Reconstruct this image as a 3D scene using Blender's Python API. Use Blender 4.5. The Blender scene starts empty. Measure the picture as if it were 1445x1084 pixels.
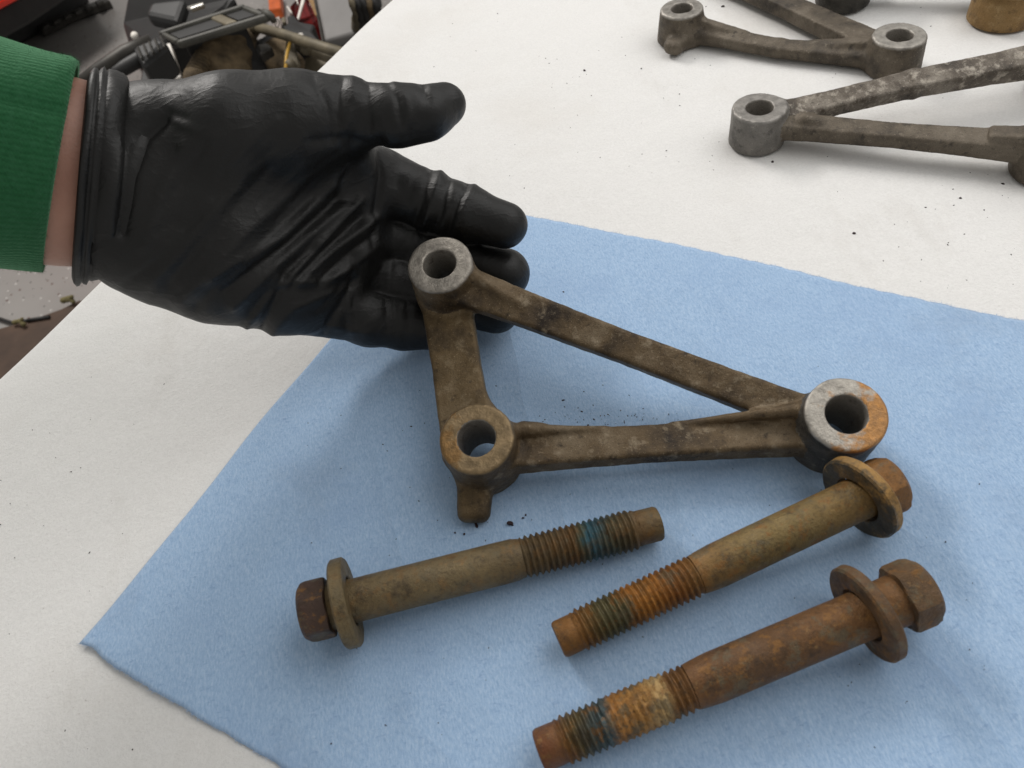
import bpy, bmesh, math, random
import numpy as np
from mathutils import Vector, Matrix

random.seed(7); rng = np.random.default_rng(7)
sc = bpy.context.scene
col = sc.collection

# ------------------------------------------------------------------ camera
CAM_H, FPX, PITCH, ROLL, W0, H0 = 0.25, 1100.0, math.radians(50), math.radians(-13), 1445.0, 1084.0
fw = np.array([0, math.cos(PITCH), -math.sin(PITCH)])
rt0 = np.array([1.0, 0, 0]); up0 = np.cross(rt0, fw)
rt = math.cos(ROLL) * rt0 + math.sin(ROLL) * up0
up = -math.sin(ROLL) * rt0 + math.cos(ROLL) * up0
CAM = np.array([0, 0, CAM_H])
cam_data = bpy.data.cameras.new('camera'); cam = bpy.data.objects.new('camera', cam_data); col.objects.link(cam)
cam_data.sensor_fit = 'HORIZONTAL'; cam_data.sensor_width = 36.0; cam_data.lens = 36.0 * FPX / W0
cam_data.clip_start = 0.01; cam_data.clip_end = 50
R = Matrix(((rt[0], up[0], -fw[0]), (rt[1], up[1], -fw[1]), (rt[2], up[2], -fw[2])))
cam.matrix_world = Matrix.Translation(Vector(CAM)) @ R.to_4x4()
cam_data.dof.use_dof = True; cam_data.dof.focus_distance = 0.34; cam_data.dof.aperture_fstop = 22
sc.camera = cam

# ------------------------------------------------------------------ light
world = bpy.data.worlds.new('World'); sc.world = world; world.use_nodes = True
bg = world.node_tree.nodes['Background']; bg.inputs[0].default_value = (1.0, 0.975, 0.94, 1); bg.inputs[1].default_value = 0.39

def area(name, loc, target, sx, sy, power, color):
    d = bpy.data.lights.new(name, 'AREA'); d.shape = 'RECTANGLE'; d.size = sx; d.size_y = sy; d.energy = power; d.color = color
    o = bpy.data.objects.new(name, d); col.objects.link(o); o.location = loc
    o.rotation_euler = (Vector(target) - Vector(loc)).to_track_quat('-Z', 'Y').to_euler(); return o
area('ceiling_lamp', (0.62, 0.40, 0.74), (0.05, 0.28, 0), 1.1, 0.9, 5.1, (1.0, 0.99, 0.975))
area('ceiling_lamp', (0.05, 1.10, 1.15), (0.05, 0.30, 0), 1.2, 0.18, 1.3, (1.0, 0.985, 0.96))
area('ceiling_lamp', (-0.9, 2.3, 1.6), (-0.6, 2.2, -0.9), 1.2, 0.5, 58, (1.0, 0.96, 0.92))
vs = sc.view_settings; vs.view_transform = 'Standard'; vs.look = 'None'; vs.exposure = 0; vs.gamma = 1

# ------------------------------------------------------------------ helpers
def ray(x, y):
    return fw * FPX + rt * (x - W0 / 2) - up * (y - H0 / 2)
def at(x, y, z=0.0):
    """place on the horizontal plane z that the photograph shows at (x, y)"""
    d = ray(x, y); return CAM + d * ((z - CAM_H) / d[2])
def proj(P):
    v = P - CAM; d = v @ fw
    return W0 / 2 + FPX * (v @ rt) / d, H0 / 2 - FPX * (v @ up) / d
def unit(v):
    v = np.asarray(v, float); return v / np.linalg.norm(v)

def tag(o, label=None, cat=None, group=None, kind=None):
    if label: o['label'] = label
    if cat: o['category'] = cat
    if group: o['group'] = group
    if kind: o['kind'] = kind
    return o
def empty(name, loc=(0, 0, 0)):
    o = bpy.data.objects.new(name, None); o.empty_display_size = 0.01; o.location = loc; col.objects.link(o); return o
def mesh_obj(name, verts, faces, mat=None, parent=None, smooth=True, frame=None):
    me = bpy.data.meshes.new(name)
    me.from_pydata([tuple(map(float, v)) for v in verts], [], [tuple(map(int, f)) for f in faces])
    me.polygons.foreach_set('use_smooth', [smooth] * len(me.polygons))
    if mat: me.materials.append(mat)
    me.update()
    o = bpy.data.objects.new(name, me); col.objects.link(o)
    if parent: o.parent = parent
    if frame is not None: o.matrix_world = frame
    return o
def bm_obj(name, bm, mat=None, parent=None, smooth=False):
    me = bpy.data.meshes.new(name); bmesh.ops.recalc_face_normals(bm, faces=bm.faces); bm.to_mesh(me); bm.free()
    if mat: me.materials.append(mat)
    me.polygons.foreach_set('use_smooth', [smooth] * len(me.polygons))
    o = bpy.data.objects.new(name, me); col.objects.link(o)
    if parent: o.parent = parent
    return o
def bevel(o, w, seg=2):
    m = o.modifiers.new('bevel', 'BEVEL'); m.width = w; m.segments = seg; m.limit_method = 'ANGLE'; m.angle_limit = math.radians(35); return o

# ------------------------------------------------------------------ materials
def new_mat(name):
    m = bpy.data.materials.new(name); m.use_nodes = True
    nt = m.node_tree; return m, nt, nt.nodes['Principled BSDF']
class NB:
    def __init__(s, name):
        s.m, s.nt, s.b = new_mat(name); s.tc = s.nt.nodes.new('ShaderNodeTexCoord'); s.co = s.tc.outputs['Object']
    def node(s, t, **kw):
        n = s.nt.nodes.new(t)
        for k, v in kw.items(): setattr(n, k, v)
        return n
    def link(s, a, b): s.nt.links.new(a, b)
    def noise(s, scale, detail=4, rough=0.55, vec=None, dist=0.0):
        n = s.node('ShaderNodeTexNoise'); n.inputs['Scale'].default_value = scale; n.inputs['Detail'].default_value = detail
        n.inputs['Roughness'].default_value = rough; n.inputs['Distortion'].default_value = dist
        s.link(vec or s.co, n.inputs['Vector']); return n.outputs['Fac']
    def ramp(s, fac, stops, interp='LINEAR'):
        n = s.node('ShaderNodeValToRGB'); n.color_ramp.interpolation = interp; e = n.color_ramp.elements
        while len(e) < len(stops): e.new(0.5)
        for q, (p, c) in zip(e, stops):
            q.position = p; q.color = (c, c, c, 1) if isinstance(c, (int, float)) else (*c, 1)
        s.link(fac, n.inputs['Fac']); return n.outputs['Color']
    def mix(s, fac, a, b, mode='MIX'):
        n = s.node('ShaderNodeMix', data_type='RGBA', blend_type=mode)
        for sock, v in ((n.inputs['Factor'], fac), (n.inputs['A'], a), (n.inputs['B'], b)):
            if isinstance(v, (int, float)): sock.default_value = v
            elif isinstance(v, tuple): sock.default_value = (*v, 1)
            else: s.link(v, sock)
        return n.outputs['Result']
    def math(s, op, a, b=None, clamp=False):
        n = s.node('ShaderNodeMath', operation=op, use_clamp=clamp)
        for k, v in enumerate((a, b)):
            if v is None: continue
            if isinstance(v, (int, float)): n.inputs[k].default_value = v
            else: s.link(v, n.inputs[k])
        return n.outputs[0]
    def sep(s, vec=None):
        n = s.node('ShaderNodeSeparateXYZ'); s.link(vec or s.co, n.inputs[0]); return n.outputs
    def mapping(s, scale=(1, 1, 1), rot=(0, 0, 0), loc=(0, 0, 0)):
        n = s.node('ShaderNodeMapping'); n.inputs['Scale'].default_value = scale; n.inputs['Rotation'].default_value = rot
        n.inputs['Location'].default_value = loc
        s.link(s.co, n.inputs['Vector']); return n.outputs[0]
    def bump(s, height, strength, dist):
        n = s.node('ShaderNodeBump'); n.inputs['Strength'].default_value = strength; n.inputs['Distance'].default_value = dist
        s.link(height, n.inputs['Height'])
        prev = s.b.inputs['Normal'].links
        if prev: s.link(prev[0].from_socket, n.inputs['Normal'])
        s.link(n.outputs[0], s.b.inputs['Normal'])
    def set(s, **kw):
        names = dict(color='Base Color', rough='Roughness', metal='Metallic', spec='Specular IOR Level', sheen='Sheen Weight', sss='Subsurface Weight', coat='Coat Weight')
        for k, v in kw.items():
            sock = s.b.inputs[names[k]]
            if isinstance(v, (int, float)): sock.default_value = v
            elif isinstance(v, tuple): sock.default_value = (*v, 1)
            else: s.link(v, sock)
        return s.m

def simple(name, color, rough=0.6, metal=0.0, var=0.25, scale=40.0, bump=0.0, spec=0.5):
    n = NB(name); f = n.noise(scale, 5)
    c2 = tuple(min(1, c * (1 + var)) for c in color); c1 = tuple(c * (1 - var) for c in color)
    n.set(color=n.ramp(f, [(0.3, c1), (0.7, c2)]), rough=rough, metal=metal, spec=spec)
    if bump: n.bump(n.noise(scale * 6, 4), bump, 0.002)
    return n.m

def cast_metal(name, base, dark, light, face=None, face2=None, zface=-0.0012, seed=0.0, split=None, metal=0.35, rust=None, lightamt=0.62):
    """dirty cast metal; above local height zface the machined boss face shows its own colour"""
    n = NB(name); v = n.mapping(loc=(seed, seed * 0.7, seed * 1.3))
    big = n.noise(55, 6, 0.6, v); mid = n.noise(190, 6, 0.65, v); fine = n.noise(1300, 3, 0.7, v)
    c = n.ramp(big, [(0.32, dark), (0.52, base), (0.72, tuple(0.5 * (a + b) for a, b in zip(base, light)))])
    c = n.mix(n.ramp(mid, [(lightamt - 0.06, 0.0), (lightamt + 0.08, 0.85)]), c, light)
    c = n.mix(n.ramp(mid, [(0.30, 0.9), (0.42, 0.0)]), c, dark)
    if rust: c = n.mix(n.ramp(n.noise(90, 5, 0.6, n.mapping(loc=(seed + 3, 1, 2))), [(0.5, 0.0), (0.62, 0.8)]), c, rust)
    c = n.mix(n.ramp(fine, [(0.62, 0.0), (0.74, 0.55)]), c, tuple(min(1, x * 1.9) for x in light))
    c = n.mix(n.ramp(n.noise(2600, 2, 0.5, v), [(0.3, 0.6), (0.42, 0.0)]), c, tuple(x * 0.4 for x in dark))
    rough = 0.54
    if face:
        z = n.sep()
        zz = n.math('ADD', z[2], n.math('MULTIPLY', n.math('SUBTRACT', n.noise(350, 4, 0.6, v), 0.5), 0.0012))
        fm = n.ramp(n.math('MULTIPLY_ADD', n.math('SUBTRACT', zz, zface), 900.0, True), [(0.0, 0.0), (1.0, 1.0)])
        fc = n.ramp(n.noise(240, 6, 0.62, v), [(0.3, tuple(x * 0.62 for x in face)), (0.5, face), (0.7, tuple(min(1, x * 1.35) for x in face))])
        if face2:
            nn = n.node('ShaderNodeVectorMath', operation='DOT_PRODUCT'); n.link(n.co, nn.inputs[0]); nn.inputs[1].default_value = split[0]
            sv = n.math('ADD', n.math('MULTIPLY', n.math('SUBTRACT', nn.outputs['Value'], split[1]), 75.0), n.math('MULTIPLY', n.math('SUBTRACT', n.noise(95, 6, 0.65, v), 0.5), 4.5))
            f2 = n.ramp(n.noise(420, 5, 0.65, v), [(0.3, tuple(x * 0.55 for x in face2)), (0.55, face2), (0.75, tuple(min(1, x * 1.6) for x in face2))])
            fc = n.mix(n.ramp(sv, [(0.0, 0.0), (0.5, 0.85)]), fc, f2)
        c = n.mix(fm, c, fc)
        n.set(rough=n.math('SUBTRACT', 0.56, n.math('MULTIPLY', fm, 0.18)))
        metal = n.math('ADD', metal, n.math('MULTIPLY', fm, 0.25))
    else: n.set(rough=rough)
    n.set(color=c, metal=metal, spec=0.4)
    n.bump(mid, 0.5, 0.0012); n.bump(n.noise(520, 5, 0.75, v), 0.45, 0.0007); n.bump(fine, 0.35, 0.0004)
    return n.m

# ------------------------------------------------------------------ implicit surfaces -> mesh
def smin(a, b, k):
    h = np.clip(0.5 + 0.5 * (b - a) / k, 0, 1); return b + (a - b) * h - k * h * (1 - h)
def smax(a, b, k): return -smin(-a, -b, k)
def capsule(P, a, b, ra, rb):
    a = np.asarray(a, np.float32); ab = np.asarray(b, np.float32) - a
    v = P - a; t = np.clip((v @ ab) / (ab @ ab), 0, 1)
    return np.linalg.norm(v - t[..., None] * ab, axis=-1) - (ra + (rb - ra) * t)
def surface_nets(f, lo, hi, h):
    lo = np.asarray(lo, float); n = np.ceil((np.asarray(hi) - lo) / h).astype(int) + 1
    ax = [lo[i] + h * np.arange(n[i]) for i in range(3)]
    V = np.empty(tuple(n), np.float32)
    for i in range(0, n[0], 24):                       # slabs keep memory small
        G = np.stack(np.meshgrid(ax[0][i:i + 24], ax[1], ax[2], indexing='ij'), -1).astype(np.float32)
        V[i:i + 24] = f(G)
    c = n - 1
    acc = np.zeros((*c, 3), np.float32); cnt = np.zeros(tuple(c), np.int16)
    cor = [(i, j, k) for i in (0, 1) for j in (0, 1) for k in (0, 1)]
    sl = lambda o: V[o[0]:o[0] + c[0], o[1]:o[1] + c[1], o[2]:o[2] + c[2]]
    for a in cor:
        for d in range(3):
            if a[d]: continue
            b = list(a); b[d] = 1
            va, vb = sl(a), sl(b); m = (va < 0) != (vb < 0)
            t = va[m] / (va[m] - vb[m])
            p = np.tile(np.array(a, np.float32), (len(t), 1)); p[:, d] += t
            acc[m] += p; cnt[m] += 1
    act = cnt > 0
    idx = np.full(tuple(c), -1, int); idx[act] = np.arange(act.sum())
    base = np.argwhere(act)
    verts = lo + h * (base + acc[act] / cnt[act][:, None])
    faces = []
    ins = V < 0
    for d in range(3):
        u, v = (d + 1) % 3, (d + 2) % 3
        A = np.take(ins, range(0, n[d] - 1), d); B = np.take(ins, range(1, n[d]), d)
        e = np.argwhere(A != B); e = e[(e[:, u] > 0) & (e[:, v] > 0) & (e[:, u] < c[u]) & (e[:, v] < c[v])]
        s = A[tuple(e.T)]
        q = []
        for du, dv in ((-1, -1), (0, -1), (0, 0), (-1, 0)):
            o = e.copy(); o[:, u] += du; o[:, v] += dv; q.append(idx[tuple(o.T)])
        q = np.stack(q, 1); q[~s] = q[~s][:, ::-1]
        faces.append(q)
    return verts, np.concatenate(faces)
def grad(f, P, e):
    P = P.astype(np.float64); g = np.empty_like(P)
    for d in range(3):
        o = np.zeros(3); o[d] = e; g[:, d] = f(P + o) - f(P - o)
    return g / np.maximum(np.linalg.norm(g, axis=1, keepdims=True), 1e-12)
def lump(P, s, seed):
    """cheap smooth value noise from a few sines"""
    r = np.random.default_rng(seed); out = 0
    for _ in range(7):
        k = unit(r.normal(size=3)) * s * r.uniform(0.6, 1.8); out = out + np.sin(P @ k.astype(P.dtype) + r.uniform(0, 6.28))
    return out / 7

# ================================================================== SETTING
E0, E1 = at(0, 522), at(545, 0)                        # left edge of the bench
et = unit(E1 - E0); es = np.array([et[1], -et[0], 0.0])
def bench(s, t, z): return E0 + es * s + et * t + np.array([0, 0, z])
FLOOR_Z = -0.90

# floor: grey epoxy with flakes
n = NB('epoxy_floor')
base = n.ramp(n.noise(2.2, 5), [(0.3, (0.19, 0.178, 0.168)), (0.7, (0.26, 0.248, 0.235))])
def flakes(scale, thr, seed):
    v = n.node('ShaderNodeTexVoronoi'); v.inputs['Scale'].default_value = scale; n.link(n.mapping(loc=(seed, seed, 0)), v.inputs['Vector'])
    w = n.node('ShaderNodeTexWhiteNoise'); n.link(v.outputs['Position'], w.inputs['Vector'])
    keep = n.math('GREATER_THAN', w.outputs['Value'], 0.55)
    return n.math('MULTIPLY', n.math('LESS_THAN', v.outputs['Distance'], thr), keep)
c = n.mix(flakes(62, 0.15, 1.3), base, (0.02, 0.018, 0.018)); c = n.mix(flakes(55, 0.14, 4.1), c, (0.50, 0.485, 0.46)); c = n.mix(flakes(48, 0.16, 7.7), c, (0.09, 0.05, 0.04))
n.set(color=c, rough=0.38); n.bump(n.noise(90, 3), 0.1, 0.002)
tag(mesh_obj('floor', [(-4, -1.5, FLOOR_Z), (4, -1.5, FLOOR_Z), (4, 7, FLOOR_Z), (-4, 7, FLOOR_Z)], [(0, 1, 2, 3)], n.m), kind='structure')

# workbench
wb = empty('workbench', bench(0.45, 0.2, FLOOR_Z))
tag(wb, 'workbench under the white cover, its edge running diagonally at left', 'workbench')
wood = simple('bench_wood', (0.20, 0.12, 0.06), 0.6, scale=30)
def box_st(name, s0, s1, t0, t1, z0, z1, mat, parent=None):
    v = [bench(s, t, z) for z in (z0, z1) for s, t in ((s0, t0), (s1, t0), (s1, t1), (s0, t1))]
    o = mesh_obj(name, v, [(3, 2, 1, 0), (4, 5, 6, 7), (0, 1, 5, 4), (1, 2, 6, 5), (2, 3, 7, 6), (3, 0, 4, 7)], mat, None, False)
    if parent: o.parent = parent; o.matrix_parent_inverse = Matrix.Translation(parent.location).inverted()
    return o
box_st('tabletop', 0.012, 0.90, -0.55, 0.95, -0.040, -0.0035, wood, wb)
for s in (0.06, 0.82):
    for t in (-0.50, 0.86): box_st('leg', s, s + 0.06, t, t + 0.06, FLOOR_Z, -0.0405, wood, wb)

# white absorbent cover, folded over the bench edge
n = NB('white_cover')
f1 = n.noise(900, 5, 0.7); f2 = n.noise(26, 5, 0.6); f3 = n.noise(2600, 3, 0.7)
c = n.ramp(f1, [(0.25, (0.72, 0.715, 0.70)), (0.7, (0.82, 0.815, 0.80))])
c = n.mix(n.ramp(n.noise(7, 6, 0.6), [(0.5, 0.0), (0.75, 0.30)]), c, (0.58, 0.53, 0.46))
c = n.mix(n.ramp(n.noise(19, 6, 0.7, n.mapping(loc=(2, 5, 0), rot=(0, 0, 0.5), scale=(1, 0.45, 1))), [(0.56, 0.0), (0.74, 0.28)]), c, (0.50, 0.47, 0.43))
c = n.mix(n.ramp(n.noise(480, 3, 0.6), [(0.70, 0.0), (0.78, 0.5)]), c, (0.35, 0.31, 0.28))
n.set(color=c, rough=0.95, spec=0.15, sheen=0.2)
n.bump(f2, 0.35, 0.004); n.bump(f1, 0.55, 0.0006); n.bump(f3, 0.4, 0.0003)
white_cover = n.m
prof = [(-0.002, -0.085)]
for k in range(7):
    a = math.pi * k / 12; prof.append((-0.002 + 0.010 * (1 - math.cos(a)), -0.010 + 0.010 * math.sin(a)))
prof += [(0.02 + 0.9 * (k / 60) ** 1.15, 0.0) for k in range(1, 61)]
ts = np.linspace(-0.55, 0.95, 181); V = []; F = []
for i, t in enumerate(ts):
    for j, (s, z) in enumerate(prof):
        wv = 0.00022 * (math.sin(t * 31 + s * 9) + math.sin(t * 13 - s * 24 + 1) + math.sin(s * 41 + 2)) - 0.0008
        edge = 0.0012 * math.sin(t * 18) + 0.0007 * math.sin(t * 47 + 1)
        V.append(bench(s + edge * (1 if j < 9 else max(0, 1 - (j - 9) / 6)), t, z + (min(wv, 0) * 0.6 if j > 9 else 0)))
m = len(prof)
for i in range(len(ts) - 1):
    for j in range(m - 1): F.append((i * m + j, i * m + j + 1, (i + 1) * m + j + 1, (i + 1) * m + j))
o = mesh_obj('bench_cover', V, F, white_cover)
sm = o.modifiers.new('thickness', 'SOLIDIFY'); sm.thickness = 0.0015; sm.offset = 1 if False else -1
tag(o, 'white absorbent fabric cover spread over the workbench', 'table cover')

# blue shop towel
n = NB('blue_towel')
fib = n.noise(1500, 5, 0.75, n.mapping(scale=(1, 0.35, 1), rot=(0, 0, 0.6))); fib2 = n.noise(700, 5, 0.7, n.mapping(scale=(0.4, 1, 1), rot=(0, 0, 0.9)))
c = n.ramp(fib, [(0.28, (0.25, 0.385, 0.59)), (0.5, (0.345, 0.495, 0.70)), (0.72, (0.46, 0.60, 0.78))])
c = n.mix(n.ramp(fib2, [(0.58, 0.0), (0.70, 0.6)]), c, (0.20, 0.315, 0.53))
c = n.mix(n.ramp(n.noise(22, 5, 0.6), [(0.5, 0.0), (0.75, 0.4)]), c, (0.25, 0.375, 0.59))
c = n.mix(n.ramp(n.noise(14, 6, 0.65, n.mapping(loc=(3, 1, 0))), [(0.56, 0.0), (0.78, 0.35)]), c, (0.21, 0.27, 0.37))
n.set(color=c, rough=0.95, spec=0.1, sheen=0.25)
def creases(scale, vec):                               # thin fold lines
    w = n.noise(scale, 3, 0.5, vec, 0.4); return n.math('POWER', n.math('SUBTRACT', 1.0, n.math('ABSOLUTE', n.math('SUBTRACT', n.math('MULTIPLY', w, 2.0), 1.0))), 18.0)
n.bump(creases(9, n.mapping(rot=(0, 0, 0.9), scale=(1, 0.35, 1))), 0.22, 0.0025)
n.bump(n.noise(30, 4), 0.3, 0.003); n.bump(fib, 0.5, 0.0004); n.bump(fib2, 0.4, 0.0004)
TA, TB = at(112, 912), at(628, 283)
ev = unit(TB - TA); eu = np.array([ev[1], -ev[0], 0.0]); LV = np.linalg.norm(TB - TA); LU = 0.335
NU, NV = 300, 150
def n1(x, seed):
    r = np.random.default_rng(seed); s = 0
    for k in range(1, 9): s = s + np.sin(x * r.uniform(20, 60) * 1.75 ** k / 3 + r.uniform(0, 6.28)) / 1.5 ** k
    return s / 1.6
V = []; F = []
for i in range(NU + 1):
    u = LU * i / NU
    lo_ = 0.0013 * n1(u, 3) + 0.0004 * n1(u * 2.7, 13) + 0.0003 * abs(math.sin(u * 330)) + 0.0010 * math.exp(-((u - 0.007) / 0.004) ** 2)
    hi_ = 0.0008 * n1(u, 5) + 0.0005 * abs(math.sin(u * 330 + 1)) + 0.008 * math.sin(math.pi * min(1, u / LU)) * 0.35
    for j in range(NV + 1):
        v = j / NV; vv = lo_ + (LV + hi_ - lo_) * v
        x = u + (0.0006 * math.sin(vv * 40) + 0.0003 * math.sin(vv * 95 + 1)) * max(0, 1 - u / 0.05)
        z = 0.0005 + 0.00016 * (math.sin(u * 50 + vv * 22) + math.sin(vv * 61 - u * 33 + 2) + 0.6 * math.sin(u * 120 + 1.3 + vv * 15))
        z += 0.0006 * math.exp(-((u - 0.004) / 0.006) ** 2) * (0.6 + 0.4 * math.sin(vv * 22))
        z += 0.0004 * math.exp(-((vv - 0.002) / 0.008) ** 2) * (1 + math.sin(u * 60))
        p = TA + eu * x + ev * vv; V.append((p[0], p[1], max(z, 0.0001)))
m = NV + 1
for i in range(NU):
    for j in range(NV): F.append((i * m + j, (i + 1) * m + j, (i + 1) * m + j + 1, i * m + j + 1))
o = mesh_obj('shop_towel', V, F, n.m)
sm = o.modifiers.new('thickness', 'SOLIDIFY'); sm.thickness = 0.00025; sm.offset = -1
tag(o, 'light blue paper shop towel with torn edges lying on the white cover', 'towel')
towel = o; towel_edge = [np.array(V[i * m]) for i in range(NU + 1)], [np.array(V[i * m + NV]) for i in range(NU + 1)]

# ================================================================== BRACKETS
def sd_boss(P, b):
    x, y, r, zt, zb = b['c'][0], b['c'][1], b['r'], b.get('zt', 0.0), b.get('zb', -26.0)
    rr = np.hypot(P[..., 0] - x, P[..., 1] - y)
    taper = b.get('taper', 0.03)
    rad = r + taper * (zt - P[..., 2])
    q0 = rr - rad + 1.3; q1 = np.abs(P[..., 2] - (zt + zb) / 2) - (zt - zb) / 2 + 1.3
    return np.minimum(np.maximum(q0, q1), 0) + np.hypot(np.maximum(q0, 0), np.maximum(q1, 0)) - 1.3
def sd_bar(P, a, b, w, h, r=1.6, roll=0.0):
    """rounded bar a->b; w, h = (half width, half height) at a, middle, b"""
    a = np.asarray(a, np.float32); b = np.asarray(b, np.float32); L = np.linalg.norm(b - a); d = (b - a) / L
    lat = unit(np.cross([0, 0, 1], d)); ver = np.cross(d, lat)
    lat, ver = lat * math.cos(roll) + ver * math.sin(roll), ver * math.cos(roll) - lat * math.sin(roll)
    v = P - a; s = v @ d.astype(np.float32); l = v @ lat.astype(np.float32); k = v @ ver.astype(np.float32)
    t = np.clip(s / L, 0, 1)
    ww = np.interp(t, [0, 0.25, 0.5, 0.75, 1], [w[0], (w[0] + w[1] * 2) / 3, w[1], (w[2] + w[1] * 2) / 3, w[2]]); hh = np.interp(t, [0, 0.25, 0.5, 0.75, 1], [h[0], (h[0] + h[1] * 2) / 3, h[1], (h[2] + h[1] * 2) / 3, h[2]])
    q = np.stack([np.abs(l) - ww + r, np.abs(k) - hh + r, np.abs(s - L / 2) - L / 2 + r], -1)
    return np.minimum(q.max(-1), 0) + np.linalg.norm(np.maximum(q, 0), axis=-1) - r
def make_bracket(name, label, frame, prims, holes, mats, lo, hi, res, seed, group, noise=0.16, k=4.0):
    """prims: list of (part name, material, sdf function, blend radius); fused with fillets then split into parts"""
    def f(P):
        d = None
        for _, _, g, kk in prims:
            e = g(P); d = e if d is None else smin(d, e, kk)
        d = d - noise * lump(P, 0.55, seed) - noise * 0.7 * lump(P, 1.5, seed + 1)
        for (x, y, r) in holes:
            d = smax(d, r - np.hypot(P[..., 0] - x, P[..., 1] - y), 0.8)
        return d
    v, q = surface_nets(f, lo, hi, res)
    nr = grad(f, v, 0.35)
    v = v - nr * f(v)[:, None] * 0.9
    cen = v[q].mean(1)
    own = np.argmin(np.stack([g(cen) for _, _, g, _ in prims], 1), 1)
    root = empty(name); root.matrix_world = frame; tag(root, label, 'bracket', group)
    keys = []
    for pn, mt, _, _ in prims:
        if (pn, mt) not in keys: keys.append((pn, mt))
    ids = np.array([keys.index((pn, mt)) for pn, mt, _, _ in prims])[own]
    for hi_, (x, y, r) in enumerate(holes):
        inb = np.hypot(cen[:, 0] - x, cen[:, 1] - y) < r + 0.25
        keys.append(('bore|%d' % hi_, 'bore')); ids[inb] = len(keys) - 1
    for kx, (pn, mt) in enumerate(keys):
        fq = q[ids == kx]
        if not len(fq): continue
        used, inv = np.unique(fq, return_inverse=True)
        o = mesh_obj(pn.split('|')[0], v[used] * 0.001, inv.reshape(-1, 4), mats[mt], root)
        o.data.normals_split_custom_set_from_vertices([tuple(x) for x in nr[used]])
    return root
def frame_from(origin, e1, nrm):
    e1 = unit(e1); nrm = unit(nrm); e2 = np.cross(nrm, e1)
    return Matrix(((e1[0], e2[0], nrm[0], origin[0]), (e1[1], e2[1], nrm[1], origin[1]), (e1[2], e2[2], nrm[2], origin[2]), (0, 0, 0, 1)))

BROWN, DARK, TAN = (0.112, 0.076, 0.039), (0.024, 0.016, 0.010), (0.25, 0.20, 0.135)
M1 = dict(
    bore=cast_metal('bore_grey', (0.26, 0.24, 0.21), (0.12, 0.10, 0.085), (0.36, 0.335, 0.30), seed=20.0, lightamt=0.66),
    arm=cast_metal('cast_brown', BROWN, DARK, TAN, seed=1.0),
    plate=cast_metal('cast_plate', (0.128, 0.086, 0.040), (0.045, 0.030, 0.015), (0.23, 0.175, 0.105), seed=5.0),
    b1=cast_metal('boss_grey_face', BROWN, DARK, TAN, face=(0.29, 0.265, 0.23), seed=2.0),
    b2=cast_metal('boss_rusty_face', (0.085, 0.075, 0.062), (0.02, 0.018, 0.015), (0.24, 0.21, 0.17), face=(0.36, 0.335, 0.295), face2=(0.40, 0.18, 0.036), split=((0.80, -0.6, 0), 0.0985), seed=3.0),
    b3=cast_metal('boss_ochre_face', BROWN, DARK, TAN, face=(0.23, 0.165, 0.09), face2=(0.25, 0.14, 0.05), split=((-1, 0.1, 0), 0.004), seed=4.0))
z1, z2, z3 = 0.050, 0.0265, 0.030
PB1, PB2, PB3 = at(620, 372, z1), at(1195, 584, z2), at(672, 618, z3)
nb = unit(np.cross(PB2 - PB3, PB1 - PB3)); ex = unit(PB2 - PB3); ey = np.cross(nb, ex)
c3 = (0.0, 0.0); c2 = (1000 * np.linalg.norm(PB2 - PB3), 0.0); c1 = (1000 * (PB1 - PB3) @ ex, 1000 * (PB1 - PB3) @ ey)
print('bracket bosses', c1, c2, c3)
bo1 = dict(c=c1, r=12.9, zb=-23.0); bo2 = dict(c=c2, r=13.6, zb=-27.5); bo3 = dict(c=c3, r=13.3, zb=-26.0)
d12 = unit([c2[0] - c1[0], c2[1] - c1[1]])
pt = lambda c, d, s, z: (c[0] + d[0] * s, c[1] + d[1] * s, z)
prims = [
    ('arm', 'arm', lambda P: sd_bar(P, pt(c1, d12, 4, -12), pt(c2, d12, -4, -13.5), (8.0, 6.0, 6.4), (5.0, 3.9, 6.0), 1.8, 0.22), 3.0),
    ('arm', 'arm', lambda P: capsule(P, (c1[0] + d12[0] * 9 - 3.0 * d12[1], c1[1] + d12[1] * 9 + 3.0 * d12[0], -4.5), pt(c1, d12, 34, -9.0), 2.8, 1.8), 2.4),
    ('arm|b', 'arm', lambda P: sd_bar(P, (4, -1.0, -15), (c2[0] - 4, -1.0, -15.5), (7.8, 6.5, 7.2), (4.5, 3.6, 5.0), 1.7, -0.16), 3.5),
    ('arm|b', 'arm', lambda P: capsule(P, (9, 5.5, -8), (46, 5.0, -13.6), 2.5, 0.8), 1.8),
    ('arm|b', 'arm', lambda P: capsule(P, (c2[0] - 8, 5.2, -6.0), (c2[0] - 56, 5.2, -13.8), 2.7, 0.8), 1.8),
    ('arm|b', 'arm', lambda P: capsule(P, (16, 6.0, -11), (22, 5.5, -11.5), 3.2, 2.6), 2.0),
    ('web_plate', 'plate', lambda P: sd_bar(P, (c1[0] - 2.0, c1[1] + 2, -19.5), (-4.5, -2, -17.0), (10.8, 9.6, 10.0), (3.8, 3.4, 4.6), 1.4), 3.0),
    ('web_plate', 'plate', lambda P: capsule(P, (c1[0] + 8, c1[1] - 46, -18), (3, 15, -17), 2.4, 3.4), 4.0),
    ('lug', 'plate', lambda P: sd_bar(P, (-3.5, -8, -19.5), (-4.5, -25.0, -21.0), (6.8, 6.4, 5.8), (4.4, 3.9, 3.4), 3.3), 2.2),
    ('boss|1', 'b1', lambda P: sd_boss(P, bo1), 3.0),
    ('boss|2', 'b2', lambda P: sd_boss(P, bo2), 3.0),
    ('boss|3', 'b3', lambda P: sd_boss(P, bo3), 3.0)]
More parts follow.
